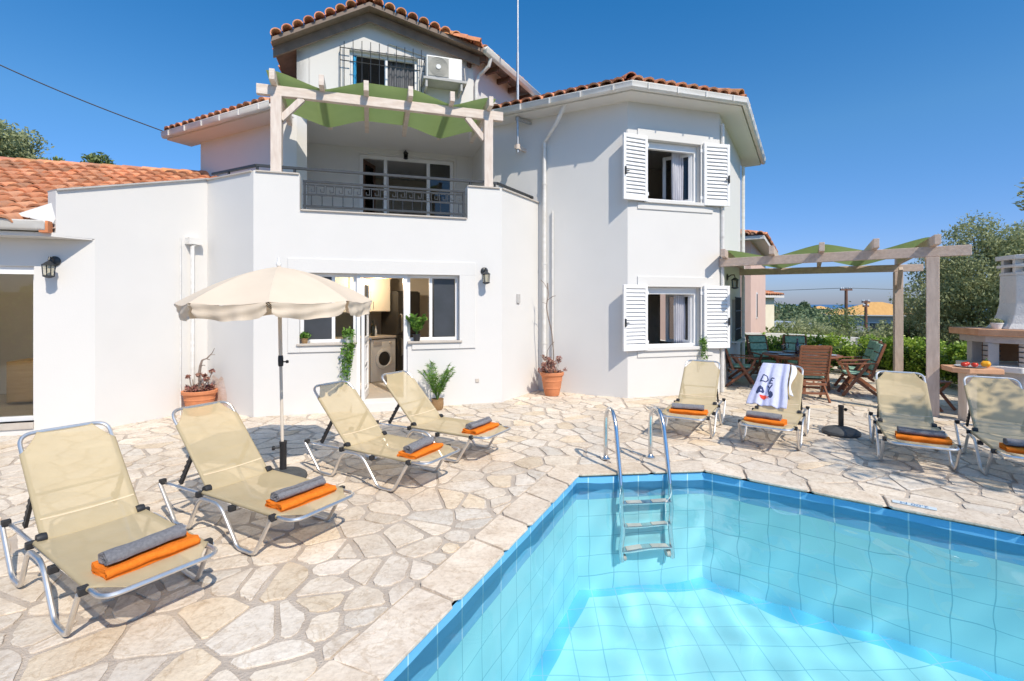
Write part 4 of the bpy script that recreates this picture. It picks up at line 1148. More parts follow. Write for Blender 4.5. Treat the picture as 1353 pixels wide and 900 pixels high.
LOUNGERS = [  # front inner foot (x, y), heading of the head end (degrees from +Y, clockwise), feet side, label
    ((-2.01, 2.65), -57, 'beige sling lounger closest to the camera, on the annex side of the terrace'),
    ((-1.52, 3.445), -61, 'sling sun lounger in front of the beige parasol base'),
    ((-0.88, 4.53), -60, 'beige sling lounger between the open parasol and the lounger at the kitchen doorstep'),
    ((-0.41, 5.32), -60, 'sling sun lounger directly below the kitchen doorstep beside the potted palm'),
    ((2.17, 6.13), 31, 'sling sun lounger under the lower bay window, just beyond the pool ladder'),
    ((2.96, 5.66), 36, 'beige sling lounger with a lilac printed towel hung over its back'),
    ((4.085, 4.955), 31, 'sling sun lounger between the empty parasol base and the thick pergola post'),
    ((4.77, 4.53), 31, 'sling sun lounger in front of the brick barbecue and its fruit'),
]
lg0 = make_lounger()
LROOT = []
for i, ((x, y), hd, lab) in enumerate(LOUNGERS):
    o = lg0 if i == 0 else copy_tree(lg0)
    # local +x points from the foot end to the head end
    place(o, (x, y, 0.012), R(90-hd), lab); LROOT.append((x, y, R(90-hd)))
def on_lounger(i, lx, ly, z):
    x, y, a = LROOT[i]; return (x+lx*math.cos(a)-ly*math.sin(a), y+lx*math.sin(a)+ly*math.cos(a), z)

# ================================================================== towels
def spiral_strip(path, th):
    """closed outline of a thick strip following a 2D path"""
    P = [Vector(p) for p in path]; L, Rr = [], []
    for i, p in enumerate(P):
        d = (P[min(i+1, len(P)-1)]-P[max(i-1, 0)]).normalized(); n_ = Vector((-d.y, d.x))
        L.append(p+n_*th/2); Rr.append(p-n_*th/2)
    return L+Rr[::-1]
def extrude_section(sec, length, seg, wob, seed):
    rr = random.Random(seed); ph = [rr.uniform(0, 6.28) for _ in range(6)]; mb = MB(); n = len(sec); vs = []
    for j in range(seg+1):
        y = -length/2+length*j/seg
        for i, p in enumerate(sec):
            k = math.sin(y*17+ph[0]+p.x*20)*.5+math.sin(y*41+ph[1]-p.y*60)*.3+math.sin(p.x*70+ph[2]+y*9)*.3
            e = .003*math.sin(i*1.7+ph[3]) if j in (0, seg) else 0
            vs.append((p.x+wob*k*.7, y+e+wob*.8*math.sin(p.x*40+ph[4])*(1 if j in (0, seg) else 0), p.y*(1+wob*2*k)+wob*.25*k))
    fs = [(j*n+i, j*n+(i+1) % n, (j+1)*n+(i+1) % n, (j+1)*n+i) for j in range(seg) for i in range(n)]
    m = n//2
    for j in (0, seg):
        for i in range(m-1):
            q = (j*n+i, j*n+i+1, j*n+n-2-i, j*n+n-1-i); fs.append(q)
    mb.add(vs, fs); return mb
def roll_path(r0, turns, step, c=(0, 0)):
    out = []
    n = int(turns*16)
    for i in range(n+1):
        a = 2*math.pi*i/16; r = r0+step*a/(2*math.pi); out.append((c[0]+r*math.cos(a)*1.28, c[1]+r*math.sin(a)*.80))
    return out
def fold_path(w, layers, gap):
    out = []
    for k in range(layers):
        z = gap*(k+.5); a, b = (-w/2, w/2) if k % 2 == 0 else (w/2, -w/2)
        for i in range(7):
            t = i/6; out.append((a+(b-a)*t, z+(.004*math.sin(t*5+k))))
        if k < layers-1:
            s = 1 if b > 0 else -1
            for i in range(1, 6):
                an = -math.pi/2+math.pi*i/6; out.append((b+s*math.cos(an)*gap*.5, z+gap*.5+math.sin(an)*gap*.5))
    return out
grey0 = orange0 = None
TG = 'grey rolled towels on the loungers'; OG = 'orange folded towels on the loungers'
def make_grey(k=0):
    o = extrude_section(spiral_strip(roll_path(.008+.001*k, (2.6, 2.35, 2.75)[k], .0125), .0105), .37-.012*k, 30, .0065, 5+k).build('rolled_towel', M['grey_towel'], angle=80)
    return tag(o, '', 'towel', TG)
def make_orange(k=0):
    o = extrude_section(spiral_strip(fold_path(.155+.008*k, 3, .0175), .0155), .43-.01*k, 30, .0068, 9+k).build('folded_towel', M['orange_towel'], angle=80)
    return tag(o, '', 'towel', OG)
where = ['on the lounger nearest the camera', 'on the lounger in front of the parasol base', 'on the lounger between parasol and kitchen doorstep lounger', 'on the lounger below the kitchen doorstep',
         'on the lounger under the bay window', 'on the lounger with the lilac towel', 'on the lounger before the thick pergola post', 'on the lounger in front of the barbecue']
tow = [(-.08, -.015, 2), (-.08, .0, -3), (-.07, .02, 3), (-.09, .0, -2), (-.02, -.035, 4), (-.07, .03, -3), (-.08, -.03, -4), (-.08, -.01, 3)]
for i, (lx, ly, da) in enumerate(tow):
    if i < 3: og, gr = make_orange(i), make_grey(i); TOW = (TOW if i else [])+[(og, gr)]
    else:
        og, gr = (q.copy() for q in TOW[(i*2+1) % 3]); COL.objects.link(og); COL.objects.link(gr)
    z = .012+SEAT_Z-.0035; a = LROOT[i][2]
    place(og, on_lounger(i, lx, ly, z), a+R(da), 'orange folded towel under a grey roll '+where[i])
    place(gr, on_lounger(i, lx+.012, ly+.015, z+.053+.029), a+R(da*1.6+2), 'grey rolled towel on an orange one, '+where[i])

# printed towel hung over the back of the sixth lounger
def hung_towel():
    x0, y0, a = LROOT[5]
    t = thing('printed_towel', 'lilac towel with navy lettering and a red and navy print, hung over a lounger back', 'towel', (x0, y0, .012), a)
    c, sn = math.cos(TILT), math.sin(TILT); top = BACK+.02
    def P(d, y, o): return Vector((HINGE+d*c-o*sn, y, SEAT_Z+.02+d*sn+o*c))
    def surf(u, v, off=0.0):                                             # u across 0..1, v from behind the top edge down the front
        spread = .15+.085*max(0, v-.08)**.8; shift = .085+.055*max(0, v-.1)
        y = shift+(u*2-1)*spread*(1+.04*math.sin(9*v))
        fold = .016*math.sin(u*17+1.2*v)*min(1, .3+v)+.009*math.sin(u*31+4)*v
        if v < .12:
            k = v/.12; an = math.pi*(.0+k); rr = .022
            return P(top-.02+rr*math.sin(an)*.9, y, rr*(-math.cos(an))+.0+off*1)
        d = top-.02-(v-.12)*.80
        lip = .03+.018*math.sin(math.pi*(v-.12))
        return P(d+.035*(u-.4)*(v-.12), y, lip+fold+off)
    mb = MB(); mb.grid(lambda u, v: surf(u, v), 46, 40); mb.build('towel_cloth', M['print_towel'], t, angle=80, solid=.005)
    mb = MB(); mb.grid(lambda u, v: surf(.0, .12+.62*v)+Vector((0, -.02-.05*u*(1-v*.3)-.02*math.sin(v*7)*u, 0))+Vector((-.012*u, 0, -.02*u)), 8, 26)
    mb.build('towel_cloth', M['white_cloth'], t, angle=80, solid=.005)
    def stroke(mb, pts, r=.0075):
        pp = []
        for (a, b), (c2, d2) in zip(pts, pts[1:]):
            for i in range(6): pp.append(surf(a+(c2-a)*i/6, b+(d2-b)*i/6, .0045))
        pp.append(surf(*pts[-1], .0045)); mb.tube(pp, r, 5)
    # letters D and E one above the other, tumbling down the cloth (u runs right to left from the front)
    mb = MB(); U = lambda x: 1-x
    stroke(mb, [(U(.20), .40), (U(.17), .54)]); stroke(mb, [(U(.20), .40), (U(.33), .42), (U(.38), .48), (U(.32), .54), (U(.17), .54)])
    stroke(mb, [(U(.50), .45), (U(.46), .56)]); stroke(mb, [(U(.50), .45), (U(.58), .46)]); stroke(mb, [(U(.48), .505), (U(.55), .51)]); stroke(mb, [(U(.46), .56), (U(.56), .565)])
    stroke(mb, [(U(.42), .60), (U(.50), .67)]); stroke(mb, [(U(.56), .59), (U(.50), .67)]); stroke(mb, [(U(.50), .67), (U(.49), .74)])
    mb.build('letter_print', M['navy'], t)
    def blob(name, m, cu, cv, ru, rv, seed):
        rr = random.Random(seed); k = [rr.uniform(.6, 1.1) for _ in range(14)]; mb = MB(); n = 14
        ring = lambda s: [surf(U(cu+ru*s*k[i]*math.cos(2*math.pi*i/n)), cv+rv*s*k[i]*math.sin(2*math.pi*i/n), .0042+.0006*s) for i in range(n)]
        mb.add([surf(U(cu), cv, .0045)]+ring(.5)+ring(1), [(0, 1+i, 1+(i+1) % n) for i in range(n)]+[(1+i, n+1+i, n+1+(i+1) % n, 1+(i+1) % n) for i in range(n)]); mb.build(name, m, t, angle=80)
    blob('navy_print', M['navy'], .25, .72, .11, .095, 2); blob('navy_print', M['navy'], .56, .78, .075, .07, 5); blob('red_print', M['red_print'], .40, .84, .14, .05, 8)
hung_towel()

# ================================================================== parasol and bases
def lathe_obj(name, prof, m, parent, seg=28, c=(0, 0, 0)): mb = MB(); mb.lathe(prof, c, seg); return mb.build(name, m, parent)
def parasol_base(name, label, loc, rz):
    t = thing('umbrella_stand', label, 'parasol base', loc, rz, group='round dark parasol bases')
    lathe_obj('base', [(.205, 0), (.212, .02), (.205, .042), (.17, .066), (.11, .084), (.05, .094), (.034, .098), (0, .098)], M['concrete'], t)
    mb = MB(); mb.lathe([(.030, .09), (.030, .33), (.033, .335), (.033, .36), (.024, .36), (.024, .10)], seg=16); mb.build('tube', M['black'], t)
    mb = MB(); mb.tube([(.03, 0, .30), (.075, 0, .30)], .008, 8); mb.lathe([(.018, .07), (.022, .08), (.018, .095)], (0, 0, .30), 10, 'X'); mb.build('screw_knob', M['black'], t)
    return t
parasol_base('parasol_base', 'round dark base on the paving holding the open beige parasol', (-2.14, 4.60, .012), R(200))
parasol_base('parasol_base', 'empty round dark parasol base standing alone on the paving near the wooden dining set', (4.16, 6.22, .012), R(20))
def parasol():
    t = thing('parasol', 'open beige canvas parasol with scalloped valance beside the loungers', 'parasol', (-2.14, 4.60, .012), R(11))
    mb = MB(); mb.tube([(0, 0, .10), (0, 0, 1.12)], .0145, 12); mb.build('pole', M['pale_pole'], t)
    mb = MB(); mb.tube([(0, 0, 1.10), (.002, 0, 2.0)], .0175, 12); up = mb.build('pole', M['pale_pole'], t)
    mb = MB(); mb.lathe([(.021, 1.06), (.024, 1.08), (.024, 1.14), (.02, 1.16)], seg=14); mb.tube([(.02, 0, 1.10), (.055, 0, 1.10)], .006, 8); mb.lathe([(.012, .045), (.016, .055), (.012, .068)], (0, 0, 1.10), 10, 'X'); mb.build('tilt_joint', M['black'], t)
    RAD, N, top, rim = .835, 8, 1.985, 1.66
    off = R(9)
    def prof(u): return top-(top-rim)*(u**1.75*.80+u*.20)
    def pt(ang, u, extra=0.0):
        k = ang/(2*math.pi/N); f = k-math.floor(k); edge = math.cos(math.pi/N)/math.cos((f-.5)*2*math.pi/N)
        sag = .028*math.sin(math.pi*f)*u
        rr = RAD*u*(edge*.7+.3*edge); return Vector((rr*math.cos(ang+off), rr*math.sin(ang+off), prof(u)-sag*.8+extra))
    mb = MB()
    for p in range(N):
        mb.grid(lambda a, b, p=p: pt((p+a*.99999)*2*math.pi/N, .02+b*.98), 10, 14)
    cn = mb.build('canopy', M['canopy'], t, angle=12)
    mb = MB(); rr = random.Random(3)
    for p in range(N):
        ph, amp = rr.uniform(0, 6), rr.uniform(.008, .022)
        def val(a, b, p=p, ph=ph, amp=amp):
            q = pt((p+.03+a*.94)*2*math.pi/N, 1.0); k = Vector((q.x, q.y, 0)).normalized()
            dl = .125*(1-.10*(2*a-1)**2)*(1 if b < .8 else 1)
            cr = min(1, min(a, 1-a)/.09); dl *= .72+.28*math.sqrt(cr)
            w = amp*b*math.sin(a*9+ph+b*2.5)+.010*b*math.sin(a*23+ph*2)+.006*math.sin(b*9+a*6)
            return q+k*(.002+w-.02*b)+Vector((0, 0, -dl*b+.004*math.sin(a*14+ph)))
        mb.grid(val, 22, 7)
    mb.build('valance', M['canopy'], cn, angle=60)
    for p in range(N):
        an = p*2*math.pi/N; mb = MB()
        mb.tube([pt(an+.001, u, -.012) for u in (.03, .3, .55, .8, .99)], .004, 6); a = pt(an+.001, .52, -.016); mb.tube([(0, 0, 1.55), a], .0035, 6)
        mb.build('rib', M['black'], t)
    lathe_obj('finial', [(.022, 1.995), (.024, 2.015), (.012, 2.035), (.010, 2.07), (0, 2.075)], M['white_enamel'], t, 12)
    mb = MB(); mb.lathe([(.03, 1.53), (.03, 1.57)], seg=12); mb.build('runner', M['black'], t)
    t.rotation_euler = (R(.4), R(-1.0), R(11))
M['pale_pole'] = mat('cream_lacquered_pole', (0.70, 0.62, 0.52), None, 10, .35)
parasol()

# ================================================================== pool ladder
def ladder():
    a, b = Vector(POOL[2] if POOL[2][0] < 1 else POOL[2]), None
    k = [p for p in POOL if p[1] > 4.7]; k.sort(); p0, p1 = Vector(k[0]), Vector(k[1]); e = (p1-p0).normalized(); nn = Vector((-e.y, e.x))
    if nn.y < 0: nn = -nn
    mid = p0+e*.66
    t = thing('pool_ladder', 'stainless steel pool ladder with curved handrails at the far pool edge', 'pool ladder', (mid.x, mid.y, 0.012), math.atan2(e.y, e.x))
    for s in (-1, 1):
        x = s*.245
        path = [(x, .43, 0), (x, .43, .38), (x*1.0, .40, .50), (x, .30, .565), (x, .18, .55), (x, .09, .44), (x, -.035, .02), (x, -.075, -.14), (x, -.09, -.26), (x, -.09, -1.12)]
        mb = MB(); mb.tube(smooth_path(path, .09, 5), .0215, 14); rl = mb.build('handrail', M['steel'], t)
        mb = MB(); mb.lathe([(.05, .0), (.05, .008), (.03, .02), (.022, .035)], (x, .43, 0.0), 16); mb.build('anchor_collar', M['steel'], rl)
        mb = MB(); mb.lathe([(.035, -.02), (.042, -.01), (.042, .01), (.035, .02)], (x-s*.03, -.06, -1.08), 14, 'X'); mb.build('rubber_foot', M['cement'], rl)
    for z in (-.36, -.68, -.98):
        mb = MB(); mb.bx(-.235, .235, -.13, -.05, z-.012, z+.012); st = mb.build('step', M['steel'], t, smooth=False, bevel=.006)
        for x0, x1 in ((-.20, -.05), (.05, .20)):
            mb = MB(); mb.bx(x0, x1, -.122, -.058, z+.0125, z+.017); mb.build('tread_pad', M['cement'], st, smooth=False)
    return t
LADDER = ladder()

# depth marker set in the coping
k = [p for p in POOL if p[1] > 3.3]; k.sort(); p1, p2 = Vector(k[-2]), Vector(k[-1])
p1, p2 = Vector((1.90, 4.875)), Vector((3.685, 3.54)); e = (p2-p1).normalized(); nn = Vector((.6, .8)); q = p1+e*1.62+nn*.10
t = thing('depth_marker', 'small pale tile strip with blue lettering set in the pool coping', 'depth marker', (q.x, q.y, .0215), math.atan2(e.y, e.x))
mb = MB(); mb.bx(-.14, .14, -.03, .03, 0, .004); mb.build('tile_strip', M['depth_tile'], t, smooth=False)
cu = bpy.data.curves.new('depth_text', 'FONT'); cu.body = '2.00 M'; cu.size = .066; cu.align_x = 'CENTER'; cu.align_y = 'CENTER'; cu.extrude = .0006; cu.materials.append(M['depth_blue'])
tmp = bpy.data.objects.new('text_source', cu); COL.objects.link(tmp)
me = bpy.data.meshes.new_from_object(tmp.evaluated_get(bpy.context.evaluated_depsgraph_get())); bpy.data.objects.remove(tmp)
if not me.materials: me.materials.append(M['depth_blue'])
o = bpy.data.objects.new('lettering', me); COL.objects.link(o); o.parent = t; o.location = (0, 0, .0048); o.rotation_euler = (0, 0, math.pi)

# ================================================================== balcony pergola
def sail_profile(x, nodes):
    for (a, za), (b, zb) in zip(nodes, nodes[1:]):
        if a <= x <= b:
            t = (x-a)/(b-a); t = t*.72+.28*(3*t*t-2*t**3); return za+(zb-za)*t
    return nodes[-1][1]
t = thing('balcony_pergola', 'whitewashed timber pergola with green sail cloth over the balcony', 'pergola', HW(0, 0), HA)
mb = MB(); mb.beam((.02, .12, 4.83), (3.80, .12, 4.83), .09, .15); mb.build('front_beam', M['pale_wood_h'], t, smooth=False, bevel=.006)
for x in (.29, 3.54):
    mb = MB(); mb.bx(x-.075, x+.075, .045, .195, 3.60, 4.754); mb.build('post', M['pale_wood'], t, smooth=False, bevel=.006)
    s = 1 if x < 1 else -1
    mb = MB(); mb.beam((x+s*.06, .12, 4.42), (x+s*.36, .12, 4.76), .07, .09); mb.build('brace', M['pale_wood'], t, smooth=False, bevel=.005)
RX = [.26, .93, 1.57, 2.24, 2.90, 3.54]
for i, x in enumerate(RX):
    mb = MB(); mb.beam((x, -.12, 4.985), (x+.03, 1.58, 4.90), .075, .16); mb.build('rafter', M['pale_wood_h'], t, smooth=False, bevel=.005)
nodes = [(.16, 5.09), (.30, 5.09), (.95, 4.90), (1.54, 5.085), (1.66, 5.085), (2.20, 5.075), (2.30, 5.075), (2.92, 4.90), (3.50, 5.09), (3.66, 5.09)]
mb = MB(); mb.grid(lambda u, v: (.16+3.5*u, .02+1.30*v, sail_profile(.16+3.5*u, nodes)-.13*v-.012*math.sin(math.pi*v)), 90, 12); mb.build('sail_cloth', M['sail'], t, angle=40)

# ================================================================== garden pergola
Pg = dict(fA=Vector((3.95, 9.10, 2.42)), fB=Vector((6.20, 7.25, 2.42)), bA=Vector((5.55, 11.85, 2.42)), bB=Vector((8.28, 10.55, 2.42)))
t = thing('garden_pergola', 'pale timber pergola with green sail cloth fixed to the side wall over the dining set', 'pergola', (6.2, 7.25, 0), 0)
off = Vector((6.2, 7.25, 0)); Lc = lambda v: Vector(v)-off
for a, b in (('fA', 'fB'), ('bA', 'bB')):
    d = (Pg[b]-Pg[a]).normalized(); mb = MB(); mb.beam(Lc(Pg[a]-d*.10), Lc(Pg[b]+d*.42), .09, .15); mb.build('beam', M['garden_wood_h'], t, smooth=False, bevel=.006)
    mb = MB(); p = Lc(Pg[b]); mb.box((p.x, p.y, 1.17), (.15, .15, 2.34), rz=math.atan2(d.y, d.x)); mb.build('post', M['garden_wood'], t, smooth=False, bevel=.006)
rf_t = [(.0, -.12), (.27, -.05), (.52, -.10), (.76, -.02), (1.0, .0)]
for k, _ in rf_t:
    a, b = Pg['fA'].lerp(Pg['fB'], k), Pg['bA'].lerp(Pg['bB'], k); d = (b-a).normalized(); mb = MB()
    mb.beam(Lc(a-d*.38+Vector((0, 0, .145))), Lc(b+d*.25+Vector((0, 0, .145))), .075, .14); mb.build('rafter', M['garden_wood_h'], t, smooth=False, bevel=.005)
a, b = Pg['bB'], Pg['fB']; d = (Pg['bB']-Pg['fB']).normalized(); dd = (Pg['bB']-Pg['bA']).normalized()
for P_, s in (('fB', 1), ('bB', -1)):
    mb = MB(); p = Pg[P_]; mb.beam(Lc(p+d*s*.08+Vector((0, 0, -.42))), Lc(p+d*s*.45+Vector((0, 0, -.03))), .07, .09); mb.build('brace', M['garden_wood'], t, smooth=False, bevel=.005)
gn = [(0, .23), (.02, .23), (.27, .06), (.50, .225), (.54, .225), (.76, .06), (.98, .23), (1.0, .23)]
mb = MB(); mb.grid(lambda u, v: Lc(Pg['fA'].lerp(Pg['fB'], u).lerp(Pg['bA'].lerp(Pg['bB'], u), .02+.96*v))+Vector((0, 0, sail_profile(u, gn)-.03*math.sin(math.pi*v))), 90, 14)
mb.build('sail_cloth', M['sail'], t, angle=40)

# ================================================================== wall lamps
def wall_lamp(label, loc, rz, s=1.0):
    """Lantern hung from a scrolled arm; local -y points away from the wall."""
    t = thing('wall_lamp', label, 'wall lamp', loc, rz, group='black lantern wall lamps')
    mb = MB(); mb.lathe([(.062*s, 0), (.062*s, .012), (.045*s, .022), (0, .03)], (0, 0, 0), 18, 'Y')
    mb.v = [(x, -y, z) for x, y, z in mb.v]
    mb.tube([(0, -.02, .0), (0, -.07*s, .035*s), (0, -.12*s, .04*s), (0, -.135*s, .0)], .010*s, 8); mb.build('bracket', M['iron'], t)
    c = (0, -.135*s, -.06*s); mb = MB()
    mb.lathe([(.0, .085*s), (.02*s, .075*s), (.055*s, .045*s), (.072*s, .035*s), (.072*s, .028*s)], (c[0], c[1], c[2]-.03*s), 8)
    for k in range(4):
        an = math.pi/4+math.pi/2*k; mb.tube([(c[0]+.066*s*math.cos(an), c[1]+.066*s*math.sin(an), c[2]+.0*s), (c[0]+.055*s*math.cos(an), c[1]+.055*s*math.sin(an), c[2]-.13*s)], .006*s, 6)
    mb.lathe([(.062*s, -.13*s), (.062*s, -.145*s), (.03*s, -.16*s), (0, -.165*s)], c, 8); mb.build('lantern_frame', M['iron'], t)
    mb = MB(); mb.lathe([(.05*s, -.13*s), (.06*s, .0)], c, 4); mb.build('lantern_glass', M['lamp_glass'], t, smooth=False)
    return t
wall_lamp('black lantern beside the annex glass door', HW(-2.24, -.225, 2.20), HA)
wall_lamp('black lantern on the white wall to the side of the kitchen window', HW(3.45, -.003, 2.20), HA)
wall_lamp('small black lantern above the balcony doors', HW(2.45, 3.398, 5.08), HA, .85)
a_ = RW(.95, .003, 2.20); wall_lamp('black lantern on the shaded side wall under the garden pergola', HW(*a_), HA+math.atan2(RD[1], RD[0]), 1.1)

# ================================================================== air conditioner, mast, overhead cable
t = thing('air_conditioner', 'white air conditioner outdoor unit beside the barred attic window', 'air conditioner', HW(3.0, 1.44, 5.90), HA)
mb = MB(); mb.bx(-.34, .34, -.13, .15, 0, .42); bd = mb.build('casing', M['ac'], t, smooth=False, bevel=.02)
mb = MB(); mb.bx(-.31, .08, -.142, -.13, .03, .39); mb.build('fan_guard_plate', M['ac_grey'], t, smooth=False, bevel=.01)
mb = MB()
for r_ in (.06, .09, .12, .15, .175): mb.tube([(-.115+r_*math.cos(R(k*15)), -.146, .21+r_*math.sin(R(k*15))) for k in range(24)], .004, 5, closed=True)
mb.build('fan_guard', M['ac_grey'], t)
lo = MB(); lo.lathe([(.045, -.155), (.045, -.142)], (-.115, 0, .21), 18, 'Y'); lo.build('fan_hub', M['white_enamel'], t)
mb = MB(); mb.bx(-.40, .42, -.19, .18, -.06, -.015); mb.bx(-.36, -.32, -.17, .18, -.20, -.06); mb.bx(.30, .34, -.17, .18, -.20, -.06); mb.build('bracket_shelf', M['cement'], t, smooth=False, bevel=.004)
mb = MB(); mb.tube([(-.42, -.05, .18), (-.45, -.05, -.05), (-.43, .1, -.25)], .02, 7); mb.tube([(.40, -.02, .30), (.43, -.02, .0), (.36, 0, -.2)], .014, 7); mb.build('hose', M['cement'], t)

mx, my = 4.33, .93
t = thing('aerial_mast', 'tall thin galvanised aerial mast clamped to the bay wall and rising above the roof', 'mast', HW(mx, my, 0), HA)
mb = MB(); mb.tube([(0, 0, 4.52), (0, 0, 6.4)], .026, 12); mb.tube([(0, 0, 6.35), (0, 0, 9.2)], .019, 12); mb.build('pole', M['galv'], t)
mb = MB(); mb.beam((-.05, 0, 4.63), (.30, .22, 4.62), .05, .06); mb.lathe([(.045, 4.58), (.045, 4.67)], seg=12); mb.build('timber_clamp', M['pale_wood_h'], t, smooth=False)
mb = MB(); mb.beam((-.04, .0, 5.16), (.42, .12, 5.12), .045, .05); mb.lathe([(.042, 5.12), (.042, 5.19)], seg=12); mb.beam((.40, .14, 5.03), (.46, .04, 5.22), .03, .06); mb.build('upper_clamp', M['galv'], t, smooth=False)

# overhead cable from the wing roof to beyond the frame
A_ = Vector((-6.95, 10.05, 5.12)); B_ = Vector((-10.6, 8.45, 6.62))
mb = MB(); mb.tube([A_.lerp(B_, k/20)-Vector((0, 0, .10*math.sin(math.pi*k/20))) for k in range(21)], .011, 6)
tag(mb.build('overhead_cable', M['black']), 'thin dark overhead cable running from the wing roof across the sky', 'cable')

# ================================================================== things in the kitchen
kr = HA+R(36)
t = thing('washing_machine', 'white front-loading washing machine seen through the kitchen door', 'washing machine', HW(1.92, 2.07, .14), kr)
mb = MB(); mb.bx(-.30, .30, 0, .55, 0, .82); mb.build('body', M['white_enamel'], t, smooth=False, bevel=.012)
mb = MB(); mb.lathe([(.20, -.012), (.20, -.03), (.15, -.04), (.145, -.02)], (.0, 0, .44), 28, 'Y'); mb.build('door_ring', M['white_enamel'], t)
mb = MB(); mb.lathe([(0, -.035), (.10, -.03), (.146, -.018), (.146, -.004)], (.0, 0, .44), 28, 'Y'); mb.build('door_glass', M['black'], t)
mb = MB(); mb.bx(-.25, -.05, -.008, 0, .70, .78); mb.lathe([(.025, -.02), (.025, 0)], (.16, 0, .74), 14, 'Y'); mb.build('control_panel', M['cement'], t, smooth=False)
t = thing('kitchen_counter', 'cream kitchen worktop unit above the washing machine', 'counter', HW(1.92, 2.07, .14), kr)
mb = MB(); mb.bx(-1.1, .30, -.02, .6, .84, .88); mb.build('worktop', M['marble'], t, smooth=False, bevel=.004)
mb = MB(); mb.bx(-1.1, -.32, .01, .58, 0, .84); mb.build('cabinet_body', M['cabinet'], t, smooth=False)
t = thing('wall_cupboard', 'cream kitchen wall cupboard with two doors above the worktop', 'cupboard', HW(1.82, 2.21, 1.50), kr)
mb = MB(); mb.bx(-1.0, .31, 0.02, .36, 0, .95); mb.build('body', M['cabinet'], t, smooth=False)
for x0, x1 in ((-.66, -.19), (-.17, .30)):
    mb = MB(); mb.bx(x0, x1, 0, .019, .01, .94); d_ = mb.build('door', M['cabinet'], t, smooth=False, bevel=.004)
    mb = MB(); mb.bx(x0+.04, x0+.052, -.02, 0, .06, .2); mb.build('handle', M['steel'], d_, smooth=False)
t = thing('refrigerator', 'tall dark refrigerator at the back of the kitchen', 'refrigerator', HW(2.42, 2.44, .14), kr)
mb = MB(); mb.bx(-.29, .30, 0, .5, 0, 1.78); mb.build('body', M['fridge'], t, smooth=False, bevel=.01)
for z0, z1 in ((.02, .88), (.90, 1.76)):
    mb = MB(); mb.bx(-.29, .30, -.04, 0, z0, z1); d_ = mb.build('door', M['fridge'], t, smooth=False, bevel=.008)
    mb = MB(); zz = z1-.42 if z0 < .5 else z0+.05; mb.tube([(-.22, -.045, zz), (-.22, -.08, zz+.02), (-.22, -.08, zz+.34), (-.22, -.045, zz+.36)], .010, 8); mb.build('handle', M['steel'], d_)
t = thing('pendant_lamp', 'lit pendant lamp with a woven shade in the kitchen', 'pendant lamp', HW(1.80, 1.55, 2.79), HA)
mb = MB(); mb.tube([(0, 0, 0), (0, 0, -.46)], .005, 6); mb.build('cord', M['black'], t)
mb = MB(); mb.lathe([(.05, -.42), (.16, -.50), (.24, -.60), (.245, -.66)], seg=24); mb.build('lamp_shade', M['rattan'], t, solid=.006)
mb = MB(); mb.lathe([(0, -.64), (.03, -.625), (.042, -.59), (.03, -.55), (.016, -.50)], seg=14); mb.build('bulb', M['bulb'], t)
def bottle(label, loc, m, s=1.0, grp=None):
    mb = MB(); mb.lathe([(.037*s, 0), (.038*s, .01), (.038*s, .17*s), (.030*s, .20*s), (.014*s, .225*s), (.013*s, .29*s), (.016*s, .292*s), (.016*s, .305*s), (0, .306*s)], seg=18)
    o = mb.build('bottle', m, loc=loc); return tag(o, label, 'bottle', grp)
kx = lambda lx, ly: (lx*math.cos(R(36))-ly*math.sin(R(36)), lx*math.sin(R(36))+ly*math.cos(R(36)))
q = kx(-.12, .18); bottle('dark bottle on the kitchen worktop', HW(1.92+q[0], 2.07+q[1], 1.023), M['bottle'])
q = kx(-.02, .22); o = bottle('pale small bottle beside the dark one on the kitchen worktop', HW(1.92+q[0], 2.07+q[1], 1.023), M['plate'], .62)
for i, (x, y) in enumerate(((-2.95, .12), (-3.7, .12))):
    q = thing('ceiling_spot', 'small lit ceiling spotlight inside the annex, '+('closer to the lantern' if i == 0 else 'deeper in the room'), 'ceiling light', HW(x, y, 2.40), HA, 'lit ceiling spotlights in the annex')
    mb = MB(); mb.lathe([(.05, 0), (.055, -.03), (.045, -.05)], seg=16); mb.build('lamp_housing', M['white_enamel'], q)
    mb = MB(); mb.lathe([(0, -.06), (.025, -.055), (.04, -.04)], seg=16); mb.build('bulb', M['bulb'], q)
t = thing('wooden_cupboard', 'honey coloured wooden cupboard behind the annex glass door', 'cupboard', HW(-2.78, 1.4, .12), HA)
mb = MB(); mb.bx(-.85, .72, 0, .5, .04, .66); mb.build('body', M['honey'], t, smooth=False, bevel=.006)
for x0, x1 in ((-.82, -.07), (-.05, .69)):
    mb = MB(); mb.bx(x0, x1, -.018, 0, .06, .64); d_ = mb.build('door', M['honey'], t, smooth=False, bevel=.004)
    mb = MB(); mb.lathe([(0, -.045), (.018, -.04), (.018, -.02)], ((-.12 if x0 < -.5 else 0.0), 0, .36), 10, 'Y'); mb.build('knob', M['brown_wood'], d_)
